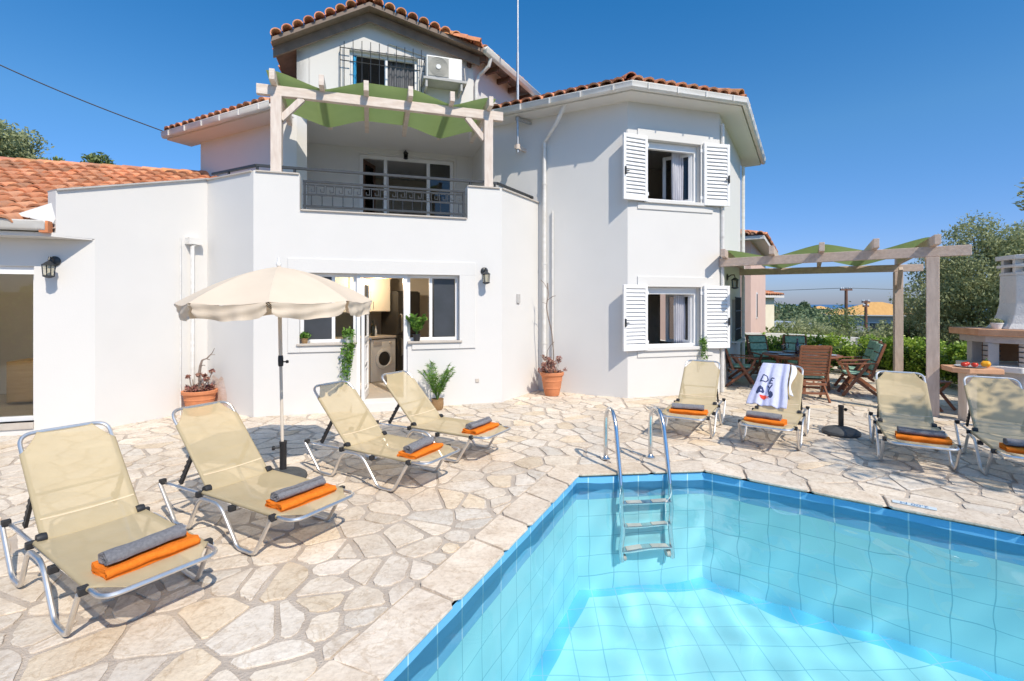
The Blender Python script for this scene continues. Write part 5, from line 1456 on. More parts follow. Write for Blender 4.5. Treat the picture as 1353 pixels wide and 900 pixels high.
# curtains
def curtain(label, loc, rz, w, h, m, folds, amp=.03, flare=0.0):
    mb = MB(); rr = random.Random(int(w*1000)); ph = rr.uniform(0, 6)
    mb.grid(lambda u, v: ((u-.5)*w*(1+flare*v), amp*math.sin(u*folds*6.28+ph)*(.5+.5*v)+.008*math.sin(u*31+v*4), -h*v), folds*10, 12)
    o = mb.build('curtain', m, loc=loc, rz=rz, angle=80, solid=.002); return tag(o, label, 'curtain')
curtain('white curtain in the upper bay window', HW(7.20, -.03, 4.54), HA+R(8), .34, 1.02, M['curtain'], 6)
curtain('pale curtain in the lower bay window', HW(7.22, -.03, 1.93), HA+R(8), .26, 1.03, M['curtain'], 5)
curtain('turquoise cloth hanging in the attic window', HW(1.375, 1.72, 6.30), HA, .07, .86, M['blue_cloth'], 2, .02)
curtain('grey curtain drawn across half of the attic window', HW(2.24, 1.80, 6.32), HA, .56, .95, M['grey_curtain'], 7, .02)

# ================================================================== dining set
def make_chair():
    t = thing('garden_armchair', '', 'armchair', group='slatted teak armchairs round the dining table')
    mb = MB()                                                            # seat faces local -y
    for i in range(6): mb.bx(-.24, .24, -.23+i*.078, -.165+i*.078, .395+.004*i*-1, .415-.004*i)
    mb.build('seat', M['teak'], t, smooth=False, bevel=.003)
    bc = lambda z: .21+(z-.40)*.34
    mb = MB()
    for i in range(9): z = .50+i*.058; mb.box((0, bc(z), z), (.46, .018, .046), rot=Matrix.Rotation(R(-18), 3, 'X'))
    mb.box((0, bc(1.02), 1.025), (.50, .022, .07), rot=Matrix.Rotation(R(-18), 3, 'X'))
    for s in (-1, 1): mb.beam((s*.245, bc(.36), .36), (s*.245, bc(1.04), 1.04), .028, .045)
    mb.build('backrest', M['teak'], t, smooth=False, bevel=.003)
    for s in (-1, 1):
        mb = MB(); mb.beam((s*.275, -.27, 0), (s*.275, .16, .66), .030, .055); mb.build('leg', M['teak'], t, smooth=False, bevel=.003)
        mb = MB(); mb.beam((s*.245, .36, 0), (s*.245, -.14, .41), .028, .055); mb.beam((s*.26, -.14, .40), (s*.26, -.24, .62), .028, .045); mb.build('leg', M['teak'], t, smooth=False, bevel=.003)
        mb = MB(); mb.beam((s*.28, -.30, .635), (s*.28, .30, .665), .055, .025); mb.build('armrest', M['teak'], t, smooth=False, bevel=.004)
    mb = MB(); mb.bx(-.245, .245, -.175, -.14, .18, .22); mb.bx(-.235, .235, .18, .21, .12, .16); mb.bx(-.23, .23, .235, .262, .30, .345); mb.build('stretcher', M['teak'], t, smooth=False, bevel=.003)
    mb = MB(); mb.bx(-.215, .215, -.22, .18, .42, .465); mb.build('seat_cushion', M['cushion'], t, bevel=.018)
    mb = MB()
    for i in range(3): z = .53+i*.175; mb.box((0, bc(z+.08)-.036, z+.075), (.42, .048, .165), rot=Matrix.Rotation(R(-18), 3, 'X'))
    mb.build('back_cushion', M['cushion'], t, bevel=.018)
    return t
ch0 = make_chair(); TBL = Vector((5.62, 9.55, .012))
chairs = [((5.14, 8.52), 165, 'teak armchair showing its slatted back to the pool, at the dining table', False),
          ((6.24, 8.92), 245, 'green cushioned teak armchair on the barbecue side of the table, closer to the pool', True),
          ((6.62, 9.55), 252, 'green cushioned teak armchair on the barbecue side of the table, closer to the hedge', True),
          ((4.62, 9.92), 75, 'teak armchair at the table end close to the white side wall', True),
          ((5.48, 10.62), 5, 'teak armchair with its back to the hedge behind the table, closer to the house', True),
          ((6.10, 10.50), -20, 'teak armchair with its back to the hedge behind the table, farther from the house', True)]
for i, ((x, y), a, lab, cush) in enumerate(chairs):
    o = ch0 if i == 0 else copy_tree(ch0)
    place(o, (x, y, .012), R(a), lab); o.scale = (.9, .9, .9)
t = thing('dining_table', 'round reddish teak garden table laid for a meal under the pergola', 'table', TBL, R(20)); t.scale = (.9, .9, .9)
mb = MB()
for i in range(11):
    x = -.70+i*.127; h = math.sqrt(max(.02, .72**2-(x+.06)**2)); mb.bx(x, x+.122, -h, h, .715, .74)
mb.build('table_top', M['teak'], t, smooth=False, bevel=.003)
mb = MB(); mb.lathe([(.62, .665), (.62, .713)], seg=28); mb.build('apron', M['teak'], t)
for s in (0, 1, 2, 3):
    an = R(45+90*s); mb = MB(); mb.beam((.5*math.cos(an), .5*math.sin(an), 0), (.44*math.cos(an), .44*math.sin(an), .70), .06, .06); mb.build('leg', M['teak'], t, smooth=False, bevel=.004)
bottle('dark wine bottle in the middle of the laid table', (5.58, 9.62, .680), M['wine'])
PLT = 'plates laid round the dining table'; GLS = 'stemmed glasses on the dining table'
for i in range(6):
    an = R(25+60*i); x, y = TBL.x+.45*math.cos(an), TBL.y+.45*math.sin(an)
    if i == 0:
        mb = MB(); mb.lathe([(0, 0), (.07, 0), (.13, .012), (.132, .016), (.07, .006), (0, .006)], seg=28); pl = tag(mb.build('plate', M['plate']), '', 'plate', PLT)
        mb = MB(); mb.lathe([(.032, 0), (.032, .003), (.005, .008), (.004, .075), (.022, .085), (.034, .115), (.034, .15), (.030, .185)], seg=16); gl = tag(mb.build('wine_glass', M['clear'], solid=.0015), '', 'glass', GLS)
    else:
        pl, gl = pl.copy(), gl.copy(); COL.objects.link(pl); COL.objects.link(gl)
    pl.location = (x, y, .6805); pl['label'] = 'blue-grey glazed plate laid at one place of the round teak table'
    gl.location = (TBL.x+.33*math.cos(an+.42), TBL.y+.33*math.sin(an+.42), .6805); gl['label'] = 'clear stemmed glass beside a plate on the round teak table'

# ================================================================== barbecue
BQ = Vector((7.55, 7.0, 0)); ba = R(-14)
t = thing('barbecue', 'white masonry barbecue with tall chimney hood and orange brick counter at the terrace edge', 'barbecue', BQ, ba)
def ring(w, d, ch): return [(-w+ch, -d), (w-ch, -d), (w, -d+ch), (w, d), (-w, d), (-w, -d+ch)]
def hring(w, d, ch): return [(x, y-.12) for x, y in ring(w, d, ch)]
def loft(mb, secs):
    n = len(secs[0][0]); vs = []
    for poly, z in secs: vs += [(x, y, z) for x, y in poly]
    fs = [tuple(range(n-1, -1, -1)), tuple((len(secs)-1)*n+i for i in range(n))]+[(k*n+i, k*n+(i+1) % n, (k+1)*n+(i+1) % n, (k+1)*n+i) for k in range(len(secs)-1) for i in range(n)]
    mb.add(vs, fs)
mb = MB(); loft(mb, [(hring(.58, .30, .12), 1.30), (hring(.53, .255, .10), 1.38), (hring(.49, .225, .085), 1.50), (hring(.465, .205, .075), 1.66), (hring(.46, .20, .07), 2.06)]); mb.build('chimney_hood', M['white_cement'], t, smooth=False, bevel=.012)
mb = MB()
for z0, z1, k in ((2.06, 2.10, .0), (2.17, 2.21, .02), (2.28, 2.34, .03)): mb.prism(hring(.465+k, .205+k, .075), z0, z1)
for x, y in ((-.30, -.29), (.0, -.29), (.30, -.29), (-.41, -.20), (.41, -.20), (-.40, .04), (.40, .04)): mb.bx(x-.05, x+.05, y-.03, y+.03, 2.095, 2.285)
mb.build('chimney_cap', M['white_cement'], t, smooth=False, bevel=.006)
mb = MB(); mb.prism(hring(.37, .11, .05), 2.10, 2.28); mb.build('flue', M['black'], t, smooth=False)
mb = MB(); mb.prism(ring(.86, .52, .36), 1.20, 1.298); mb.build('counter_slab', M['brick_orange'], t, smooth=False, bevel=.012)
mb = MB(); mb.prism(ring(.76, .44, .30), 1.10, 1.198); mb.build('lintel_beam', M['cement'], t, smooth=False, bevel=.008)
for i, (x, y) in enumerate(((-.68, -.12), (-.40, -.36), (.40, -.36), (.68, -.12), (-.62, .34), (.62, .34))):
    mb = MB(); mb.bx(x-.065, x+.065, y-.06, y+.06, .78, 1.098); c_ = mb.build('pillar', M['white_cement'] if i in (1, 2) else M['cement'], t, smooth=False, bevel=.006)
    if i < 4:
        mb = MB()
        for k in range(4): mb.bx(x-.085, x-.065, y-.05, y+.05, .84+k*.07, .852+k*.07)
        for k in range(4): mb.bx(x+.066, x+.09, y-.05, y+.05, .84+k*.07, .852+k*.07)
        mb.build('grill_rest', M['iron'], c_, smooth=False)
mb = MB(); mb.bx(-.55, .55, .36, .41, .79, 1.097); mb.build('fireback', M['firebrick'], t, smooth=False)
mb = MB(); mb.bx(-.33, -.02, -.20, -.16, .79, 1.097); mb.build('fireback', M['firebrick'], t, smooth=False)
mb = MB(); mb.prism(ring(.80, .46, .28), .70, .78); mb.build('hearth_slab', M['white_cement'], t, smooth=False, bevel=.01)
mb = MB(); mb.prism(ring(.70, .40, .24), 0, .699); mb.build('plinth', M['cement'], t, smooth=False, bevel=.01)
# side shelf
sh = thing('barbecue_shelf', 'low brick edged shelf on a wooden leg beside the barbecue, holding fruit', 'shelf', (6.36, 6.95, 0), ba)
mb = MB(); mb.prism([(-.20, -.14), (-.05, -.26), (.34, -.26), (.42, .26), (-.16, .20)], .70, .77); mb.build('shelf_top', M['brick_orange'], sh, smooth=False, bevel=.01)
mb = MB(); mb.bx(.0, .12, -.10, .10, .012, .699); mb.build('leg', M['pale_wood'], sh, smooth=False, bevel=.006)
def sphere_prof(r, h, dim=.0, n=10): return [(r*math.sin(math.pi*i/n)*(1+.03*math.sin(i*3)), h*.5*(1-math.cos(math.pi*i/n))-dim*h*(1 if i == n else .55 if i == n-1 else 0)) for i in range(n+1)]
def shelf_pt(x, y): c_, s_ = math.cos(ba), math.sin(ba); return (6.36+x*c_-y*s_, 6.95+x*s_+y*c_)
mb = MB(); mb.lathe([(0, 0), (.10, 0), (.17, .014), (.172, .018), (.10, .007), (0, .007)], seg=28); q = shelf_pt(.06, -.06); tag(mb.build('serving_plate', M['plate'], loc=(*q, .771)), 'flat plate under the tomatoes on the barbecue shelf', 'plate')
FR = [(-.03, -.10, 'red tomato at the outer edge of the fruit plate'), (.04, -.02, 'red tomato behind the other two on the fruit plate'), (.08, -.12, 'red tomato next to the yellow pepper')]
for i, (x, y, lab) in enumerate(FR):
    q = shelf_pt(x, y); t = thing('tomato', lab, 'tomato', (*q, .779), R(40*i), group='tomatoes on the barbecue shelf')
    mb = MB(); mb.lathe(sphere_prof(.040, .066, .10), seg=18); mb.build('fruit', M['tomato'], t)
    mb = MB()
    for k in range(5): an = R(72*k); mb.add([(0, 0, .060), (.010*math.cos(an+.5), .010*math.sin(an+.5), .064), (.026*math.cos(an), .026*math.sin(an), .066), (.010*math.cos(an-.5), .010*math.sin(an-.5), .064)], [(0, 1, 2, 3)])
    mb.build('calyx', M['stalk'], t, smooth=False)
q = shelf_pt(.22, -.10); t = thing('yellow_pepper', 'yellow bell pepper beside the tomatoes on the barbecue shelf', 'pepper', (*q, .772), 0)
mb = MB(); n = 28
def pep(u, v):
    a = 2*math.pi*u; r = .058*math.sin(math.pi*min(.985, max(.015, v)))**.55*(1+.10*math.cos(4*a)*(.6+.4*v)); return (r*math.cos(a), r*math.sin(a), .105*v-.014*math.exp(-((v-1)/.06)**2))
mb.grid(pep, n, 14); mb.build('fruit', M['pepper'], t, angle=80)
mb = MB(); mb.tube([(0, 0, .09), (.004, 0, .115), (.014, 0, .128)], .006, 7); mb.build('stalk', M['stalk'], t)
# wooden folding stool by the hedge
t = thing('folding_stool', 'small brown folding wooden stool beside the thick pergola post', 'stool', (6.62, 7.72, .012), R(20))
mb = MB()
for i in range(5): mb.bx(-.17, .17, -.16+i*.066, -.105+i*.066, .42, .44)
mb.build('seat', M['teak'], t, smooth=False, bevel=.003)
for s in (-1, 1):
    mb = MB(); mb.beam((s*.16, -.2, 0), (s*.16, .14, .42), .025, .04); mb.build('leg', M['teak'], t, smooth=False)
    mb = MB(); mb.beam((s*.13, .2, 0), (s*.13, -.14, .42), .025, .04); mb.build('leg', M['teak'], t, smooth=False)
# ================================================================== leaves
nr = np.random.default_rng(11)
def leaf_mesh(name, m, P, size, parent=None, aspect=0.42, up=0.35, tint=None, loc=None, dirs=None, jit=.35):
    """One small pointed four-cornered leaf per point in P (n x 3), randomly turned; tint 0..1 per leaf."""
    P = np.asarray(P, dtype=np.float64); n = len(P)
    if dirs is None: d = nr.normal(size=(n, 3))
    else: d = np.asarray(dirs)+nr.normal(size=(n, 3))*.35
    d[:, 2] -= .15; d /= np.linalg.norm(d, axis=1)[:, None]
    q = nr.normal(size=(n, 3)); q[:, 2] += up*2; s = np.cross(d, q); s /= np.linalg.norm(s, axis=1)[:, None]+1e-9
    nn = np.cross(s, d)
    L = size*(1+jit*nr.normal(size=n)).clip(.45, 1.8)[:, None]; W = L*aspect
    a, b = P-d*L*.5, P+d*L*.5; c = P+d*L*.02+s*W*.5-nn*W*.10; e = P+d*L*.02-s*W*.5-nn*W*.10
    V = np.stack([a, c, b, e], 1).reshape(-1, 3)
    me = bpy.data.meshes.new(name); me.vertices.add(4*n); me.vertices.foreach_set('co', V.astype(np.float32).ravel())
    me.loops.add(4*n); me.loops.foreach_set('vertex_index', np.arange(4*n, dtype=np.int32))
    me.polygons.add(n); me.polygons.foreach_set('loop_start', np.arange(0, 4*n, 4, dtype=np.int32))
    me.update(calc_edges=True); me.materials.append(m)
    o = bpy.data.objects.new(name, me); COL.objects.link(o)
    if parent is not None: o.parent = parent
    if loc is not None: o.location = loc
    t = nr.random(n) if tint is None else np.clip(np.asarray(tint)+nr.normal(size=n)*.16, 0, 1)
    face_attr(o, 'tint', np.stack([t, t, t, np.ones(n)], 1))
    return o
def blob_points(c, r, n, shell=.55):
    """points in an ellipsoid, denser towards its outside"""
    d = nr.normal(size=(n, 3)); d /= np.linalg.norm(d, axis=1)[:, None]
    k = (shell+(1-shell)*nr.random(n))**.8*(1+.12*nr.normal(size=n))
    return np.asarray(c)+d*k[:, None]*np.asarray(r)
def crown_clusters(c, r, k, cr, seed, low=-.35):
    g = np.random.default_rng(seed); d = g.normal(size=(k, 3)); d /= np.linalg.norm(d, axis=1)[:, None]; d[:, 2] = np.where(d[:, 2] < low, -d[:, 2]*.5, d[:, 2])
    q = np.asarray(c)+d*np.asarray(r)*(.45+.55*g.random(k))[:, None]*(.82)
    rr = cr*(.6+.8*g.random(k)); return q, rr
def tree(name, label, base, c, r, k, cr, n, size, m='olive', seed=1, group=None, trunk_r=.14, cat='tree', aspect=.4, shell=.35, low=-.35):
    """Tapered trunk with limbs to each leaf cluster, and a crown of leaves; base/c in world metres."""
    t = thing(name, label, cat, base, 0, group); g = random.Random(seed)
    b = Vector(base); cl = Vector(c)-b
    Q, rr = crown_clusters(tuple(cl), r, k, cr, seed, low); mb = MB()
    fork = Vector((cl.x*.45, cl.y*.45, max(.4, cl.z-r[2]*.75)))
    mb.tube([(0, 0, -.2), (fork.x*.3+.05, fork.y*.3, fork.z*.4), tuple(fork)], trunk_r, 9, radii=[trunk_r*1.35, trunk_r, trunk_r*.8])
    for q in Q[:min(k, 26)]:
        q = Vector(q); mid = fork.lerp(q, .5)+Vector((g.uniform(-.12, .12), g.uniform(-.12, .12), g.uniform(-.05, .15)))*r[2]
        mb.tube([tuple(fork), tuple(mid), tuple(q)], .03, 5, radii=[trunk_r*.45, trunk_r*.25, trunk_r*.08])
    mb.build('trunk', M['bark'], t)
    per = np.maximum(8, (n*rr**2/np.sum(rr**2)).astype(int)); pts, tn = [], []
    for q, r_, p_ in zip(Q, rr, per):
        pts.append(blob_points(q, (r_, r_, r_*.8), p_, shell)); tn.append(np.full(p_, .25+.5*g.random()))
    leaf_mesh('crown', M[m], np.concatenate(pts), size, t, aspect=aspect, tint=np.concatenate(tn))
    return t

# ------------------------------------------------------------------ trees
OT = 'grey-green olive trees on the slope beyond the garden wall'
tree('olive_tree', 'large leafy olive tree behind the thick pergola post and the barbecue', (14.2, 15.2, -.7), (14.6, 15.0, 2.0), (2.6, 2.3, 2.7), 130, .55, 64000, .088, 'olive', 3, trunk_r=.16, low=-.95)
tree('olive_tree', 'tall olive tree rising behind the barbecue chimney at the picture edge', (17.2, 15.6, -.7), (17.2, 15.6, 1.9), (2.6, 2.0, 2.7), 70, .55, 28000, .088, 'olive', 4, trunk_r=.16, low=-.95)
tree('olive_tree', 'dark olive tree whose branches show between the two pergola posts', (14.9, 19.0, -1.2), (16.3, 19.0, 1.0), (1.7, 1.5, 1.9), 46, .40, 17000, .095, 'olive_dark', 8, trunk_r=.10, low=-.9)
tree('garden_tree', 'sparse leafy tree at the terrace edge, spreading over the barbecue', (10.6, 5.6, -.3), (10.9, 4.5, 4.3), (1.6, 1.4, 1.0), 16, .34, 1700, .10, 'olive', 12, trunk_r=.14)
tree('garden_tree', 'thin tree behind the barbecue with its twig tips showing above the chimney', (9.6, 7.7, -.3), (8.62, 7.75, 3.42), (.55, .5, .5), 11, .22, 1300, .095, 'olive', 15, trunk_r=.05)
tree('garden_tree', 'open leafy tree beside the pool that throws dappled shade on the paving', (8.3, .4, -.3), (6.5, 1.3, 4.3), (1.7, 1.4, .9), 20, .36, 2600, .11, 'olive', 13, trunk_r=.12)
tree('leafy_tree', 'bushy tree standing beyond the annex roof ridge at the picture edge', (-24.0, 22.0, -1.8), (-23.5, 22.0, 8.5), (2.3, 2.2, 2.4), 46, .62, 13000, .17, 'olive', 21, trunk_r=.24)
RT = 'tree tops just showing over the annex ridge'
for i, (px, topz, Y, r_) in enumerate(((126, 6.0, 14.0, .45), (66, 5.95, 14.2, .38), (90, 5.8, 14.1, .33), (195, 5.55, 14.4, .32))):
    X = (px-676.5)*Y/650
    tree('shrub_tree', ['bushiest of the tree tops peeping over the annex ridge', 'thin tree top over the ridge beside the bushy tree', 'low wispy tree top over the ridge next to the bushiest one', 'faint tree top over the ridge closest to the villa wing'][i], (X, Y, -.6), (X, Y, topz-r_), (r_*1.25, r_, r_), 9, r_*.42, 900, .11, 'olive_dark', 30+i, RT, .06)
mids = [(1022, 436, 24, 1.5), (1046, 428, 28, 1.7), (1072, 418, 33, 2.2), (1098, 409, 35, 2.6), (1122, 438, 30, 1.5), (1146, 441, 27, 1.3), (1170, 441, 25, 1.3), (1196, 420, 23, 1.9), (1034, 446, 19, 1.2), (1086, 441, 20, 1.4), (1128, 444, 19, 1.3), (1160, 447, 18, 1.3), (1216, 440, 19, 1.5), (1010, 428, 40, 2.2), (1062, 432, 26, 1.7), (1112, 442, 25, 1.3), (1140, 440, 40, 1.6), (1196, 436, 42, 1.6)]
ml = ['beside the cream house corner', 'in front of the grey greenhouse roof', 'reaching up before the greenhouse end', 'tallest and roundest, left of the brown utility pole', 'just below the brown utility pole', 'under the dark utility pole', 'in front of the ochre roofed house', 'between the two pergola posts', 'low behind the hedge by the cream house', 'low behind the hedge above the table', 'low behind the garden wall above the green cushions', 'low behind the wall near the thin pergola post', 'right behind the thick pergola post', 'far back by the greenhouse', 'below the round tall one', 'small in front of the pole foot', 'at the corner of the ochre house', 'at the far end of the ochre house']
for i, ((px, ty, Y, r_), l_) in enumerate(zip(mids, ml)):
    X = (px-676.5)*Y/650; zt = 1.65+(402-ty)*Y/650; zg = hill(X, Y)
    tree('olive_tree', 'olive tree on the slope, '+l_, (X, Y, zg), (X, Y, zt-r_*.62), (r_, r_, r_*.8), 24, r_*.36, 3600 if Y < 30 else 2600, .13 if Y < 22 else .17, 'olive' if i % 3 else 'olive_dark', 50+i, OT, .12)

# far wooded hillside: one mass
pts, tn = [], []
g = np.random.default_rng(5)
for _ in range(620):
    y = g.uniform(150, 345); x = g.uniform(.40*y, .80*y)
    r_ = g.uniform(1.6, 3.4); z = hill(x, y)+r_*.7
    k = 34; pts.append(blob_points((x, y, z), (r_*1.25, r_*1.25, r_), k, .5)); tn.append(np.full(k, g.random()*.8))
for _ in range(260):
    y = g.uniform(48, 150); x = g.uniform(.42*y, .95*y)
    r_ = g.uniform(1.0, 2.0); z = hill(x, y)+r_*.6
    k = 60; pts.append(blob_points((x, y, z), (r_*1.3, r_*1.3, r_), k, .5)); tn.append(np.full(k, g.random()))
tag(leaf_mesh('far_woods', M['wood_far'], np.concatenate(pts), 1.15, aspect=.8, tint=np.concatenate(tn)), kind='stuff')
for i, (px, y, r_, dz) in enumerate(((1064, 330, 5.0, 4.2), (1124, 325, 4.4, 3.6))):
    X = (px-676.5)*y/650; z = hill(X, y)
    tree('umbrella_pine', ['round crowned pine on the far hill skyline', 'dark pine on the far skyline behind the brown utility pole'][i], (X, y, z), (X, y, z+dz+2.6), (r_, r_, r_*.6), 22, r_*.34, 1500, .9, 'wood_far', 80+i, 'pines on the far skyline', .5, aspect=.8)

# hedge and garden wall along the terrace edge
def along(pts, t):
    L = [(Vector(b)-Vector(a)).length for a, b in zip(pts, pts[1:])]; s = t*sum(L)
    for a, b, l in zip(pts, pts[1:], L):
        if s <= l: return Vector(a).lerp(Vector(b), s/l)
        s -= l
    return Vector(pts[-1])
HP = [(5.75, 12.45), (6.9, 12.35), (8.0, 12.0), (8.75, 11.2), (8.95, 10.0), (8.75, 8.9), (8.5, 8.1)]
t = thing('hedge', 'clipped bright green hedge along the terrace edge behind the dining set', 'hedge', (0, 0, 0))
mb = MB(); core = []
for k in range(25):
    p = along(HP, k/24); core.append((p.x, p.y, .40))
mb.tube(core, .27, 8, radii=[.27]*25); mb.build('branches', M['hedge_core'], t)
pts, tn = [], []
for k in range(460):
    p = along(HP, nr.random()); z = .06+.77*nr.random()**.7; a = nr.random()*6.28
    w = .34 if z < .62 else .26
    c = (p.x+w*math.cos(a)*.95, p.y+w*math.sin(a)*.95, z); n_ = 80
    pts.append(blob_points(c, (.15, .15, .13), n_, .25)); tn.append(np.full(n_, nr.random()))
leaf_mesh('foliage', M['hedge'], np.concatenate(pts), .058, t, aspect=.62, tint=np.concatenate(tn))
WP = [(5.2, 13.3, .90), (7.2, 13.15, .87), (8.8, 12.6, .80), (9.7, 11.4, .69), (10.05, 9.8, .52), (10.0, 8.4, .36), (9.9, 7.0, .3)]
mb = MB()
for k in range(len(WP)-1):
    a, b = WP[k], WP[k+1]
    d = (Vector(b[:2])-Vector(a[:2])).normalized(); n_ = Vector((-d.y, d.x))*.11; d = d*.02
    A, B = Vector(a[:2])-d, Vector(b[:2])+d
    mb.prism([tuple(A-n_), tuple(B-n_), tuple(B+n_), tuple(A+n_)], -1.8, [a[2], b[2], b[2], a[2]])
gw = tag(mb.build('garden_wall', M['white_cement'], smooth=False), 'low white garden wall curving down behind the hedge', 'garden wall')
# tall clipped hedge opposite the annex (seen only mirrored in its glass door)
t = thing('hedge', 'tall green boundary hedge mirrored in the annex glass door', 'hedge', (-7.5, -5.2, 0))
mb = MB(); mb.bx(-5.0, 5.0, -.3, .3, -.4, 2.0); mb.build('branches', M['bark'], t, smooth=False)
leaf_mesh('foliage', M['hedge'], np.concatenate([blob_points((nr.uniform(-5, 5), nr.uniform(.1, .5), nr.uniform(0, 2.2)), (.3, .3, .25), 26, .3) for _ in range(260)]), .16, t, aspect=.6)

# ------------------------------------------------------------------ potted plants
def pot_prof(r0, r1, h, rings=True):
    p = [(r0*.2, 0), (r0, 0), (r0*1.03, .02)]
    for k in range(1, 9):
        z = h*.82*k/8; r = r0+(r1*.93-r0)*(k/8)**.8; p.append((r, z))
        if rings and k in (3, 6): p += [(r+.008, z+.006), (r+.004, z+.016)]
    p += [(r1*.97, h*.84), (r1*1.04, h*.88), (r1*1.05, h*.98), (r1, h), (r1*.92, h), (r1*.88, h*.88), (0, h*.88)]
    return p
def fronds(mb_pts, n): pass
t = thing('terracotta_planter', 'wide terracotta pot with a gnarled bare stem and small succulents in the white corner', 'planter', (-4.66, 7.34, .012), 0)
lathe_obj('pot', pot_prof(.150, .225, .36), M['terracotta'], t, 32); mb = MB(); mb.lathe([(0, .335), (.12, .335), (.2, .318)], seg=20); mb.build('soil', M['soil'], t)
mb = MB()
mb.tube([(0, 0, .30), (.01, 0, .45), (-.015, .01, .58), (.01, 0, .72), (.03, .01, .80)], .02, 7, radii=[.030, .026, .022, .018, .014])
mb.tube([(.03, .01, .80), (.10, .02, .83), (.17, .03, .91), (.21, .02, .98)], .009, 6, radii=[.013, .010, .006, .003]); mb.tube([(.08, .02, .82), (.15, .0, .81)], .006, 5); mb.tube([(.0, 0, .70), (.06, -.02, .73), (.1, -.03, .73)], .006, 5); mb.tube([(.15, .03, .88), (.20, .05, .88)], .004, 5)
for a, h in ((.5, .30), (1.7, .22), (2.9, .18), (4.0, .24), (5.2, .28), (5.9, .2)): mb.tube([(.08*math.cos(a), .08*math.sin(a), .32), (.12*math.cos(a), .12*math.sin(a), .33+h*.6), (.15*math.cos(a)+.02, .15*math.sin(a), .33+h)], .007, 5)
mb.build('stem', M['twig'], t)
leaf_mesh('leaves', M['succulent'], np.concatenate([blob_points((r_*math.cos(a), r_*math.sin(a), z), (.045, .045, .035), 34, .3) for a, r_, z in [(random.uniform(0, 6.28), random.uniform(.04, .20), random.uniform(.35, .42)) for _ in range(20)]+[(a, .15, .33+h) for a, h in ((.5, .30), (1.7, .22), (4.0, .24), (5.2, .28), (5.9, .2))]]), .045, t, aspect=.6)
t = thing('terracotta_planter', 'tall terracotta pot with reddish succulents and a long bare climbing stem by the downpipe', 'planter', (.72, 8.86, .012), 0)
lathe_obj('pot', pot_prof(.125, .205, .42), M['terracotta'], t, 32); mb = MB(); mb.lathe([(0, .39), (.11, .39), (.18, .372)], seg=20); mb.build('soil', M['soil'], t)
mb = MB(); stem = [(.02, 0, .36), (.03, .02, .75), (.0, .03, 1.15), (-.07, .05, 1.42), (-.10, .06, 1.62), (-.06, .06, 1.78), (-.075, .06, 2.02)]
mb.tube(smooth_path(stem, .1, 4), .011, 7); mb.tube([(-.065, .06, 1.72), (.02, .06, 1.78), (.07, .05, 1.79)], .006, 5); mb.tube([(-.07, .06, 1.9), (-.14, .05, 2.02), (-.2, .05, 2.08)], .005, 5); mb.tube([(-.09, .06, 1.65), (-.17, .05, 1.67)], .004, 5)
mb.tube([(-.06, .0, .36), (-.10, .02, .62), (-.08, .03, .8), (-.02, .02, .9), (.04, .0, .96)], .006, 5); mb.tube([(-.10, .02, .62), (-.17, .0, .7), (-.22, .0, .72)], .004, 5)
sp = [(random.uniform(0, 6.28), random.uniform(.02, .26), random.uniform(.44, .68)) for _ in range(34)]
for a, r_, z in sp: mb.tube([(.5*r_*math.cos(a), .5*r_*math.sin(a), .37), (r_*math.cos(a), r_*math.sin(a), z)], .004, 5)
mb.build('stem', M['twig'], t)
leaf_mesh('leaves', M['succulent'], np.concatenate([blob_points((r_*math.cos(a), r_*math.sin(a), z), (.045, .045, .045), 26, .3) for a, r_, z in sp]), .042, t, aspect=.5)

def frond_plant(t, n, L, h0, rise, m, leafl, pairs, asp=.16, seed=1, spread=.6):
    g = random.Random(seed); mb = MB(); P, Dn = [], []
    for k in range(n):
        a = 2*math.pi*(k+g.uniform(-.3, .3))/n*1.618*2; up = g.uniform(.35, 1.0); l = L*g.uniform(.75, 1.1)
        up = 1-(1-up)*spread; pts = []
        for i in range(9):
            s = i/8; out = l*s*math.cos(R(25+55*up))*(1+.4*s); zz = h0+l*(s*math.sin(R(25+55*up))-.38*(1-up*.6)*s*s)*rise
            pts.append(Vector((out*math.cos(a), out*math.sin(a), zz)))
        mb.tube(pts, .003, 5, radii=[.005]*3+[.0035]*3+[.002]*3)
        for i in range(pairs):
            s = .18+.80*i/pairs; j = min(7, int(s*8)); f = s*8-j; p = pts[j].lerp(pts[j+1], f); d = (pts[j+1]-pts[j]).normalized(); sd = d.cross(Vector((0, 0, 1))).normalized()
            for q in (-1, 1):
                w = (d*.75+sd*q*.75+Vector((0, 0, -.12))).normalized(); ll = leafl*math.sin(math.pi*min(1, .25+s*.72)); P.append(p+w*ll*.5); Dn.append(w)
    mb.build('stem', M['stalk'], t)
    return leaf_mesh('leaves', m, [tuple(p) for p in P], leafl, t, aspect=asp, dirs=[tuple(d) for d in Dn], jit=.15)
t = thing('palm_plant', 'feathery green palm in a small wicker pot against the white kitchen wall', 'potted plant', (-1.16, 7.66, .012), 0)
mb = MB(); mb.lathe([(.07, 0), (.085, .02), (.097, .08), (.092, .14), (.098, .165), (.088, .165), (.08, .13), (0, .13)], seg=24); mb.build('pot', M['wicker'], t)
frond_plant(t, 17, .66, .14, 1.05, M['plant'], .115, 26, .095, 4, .32)
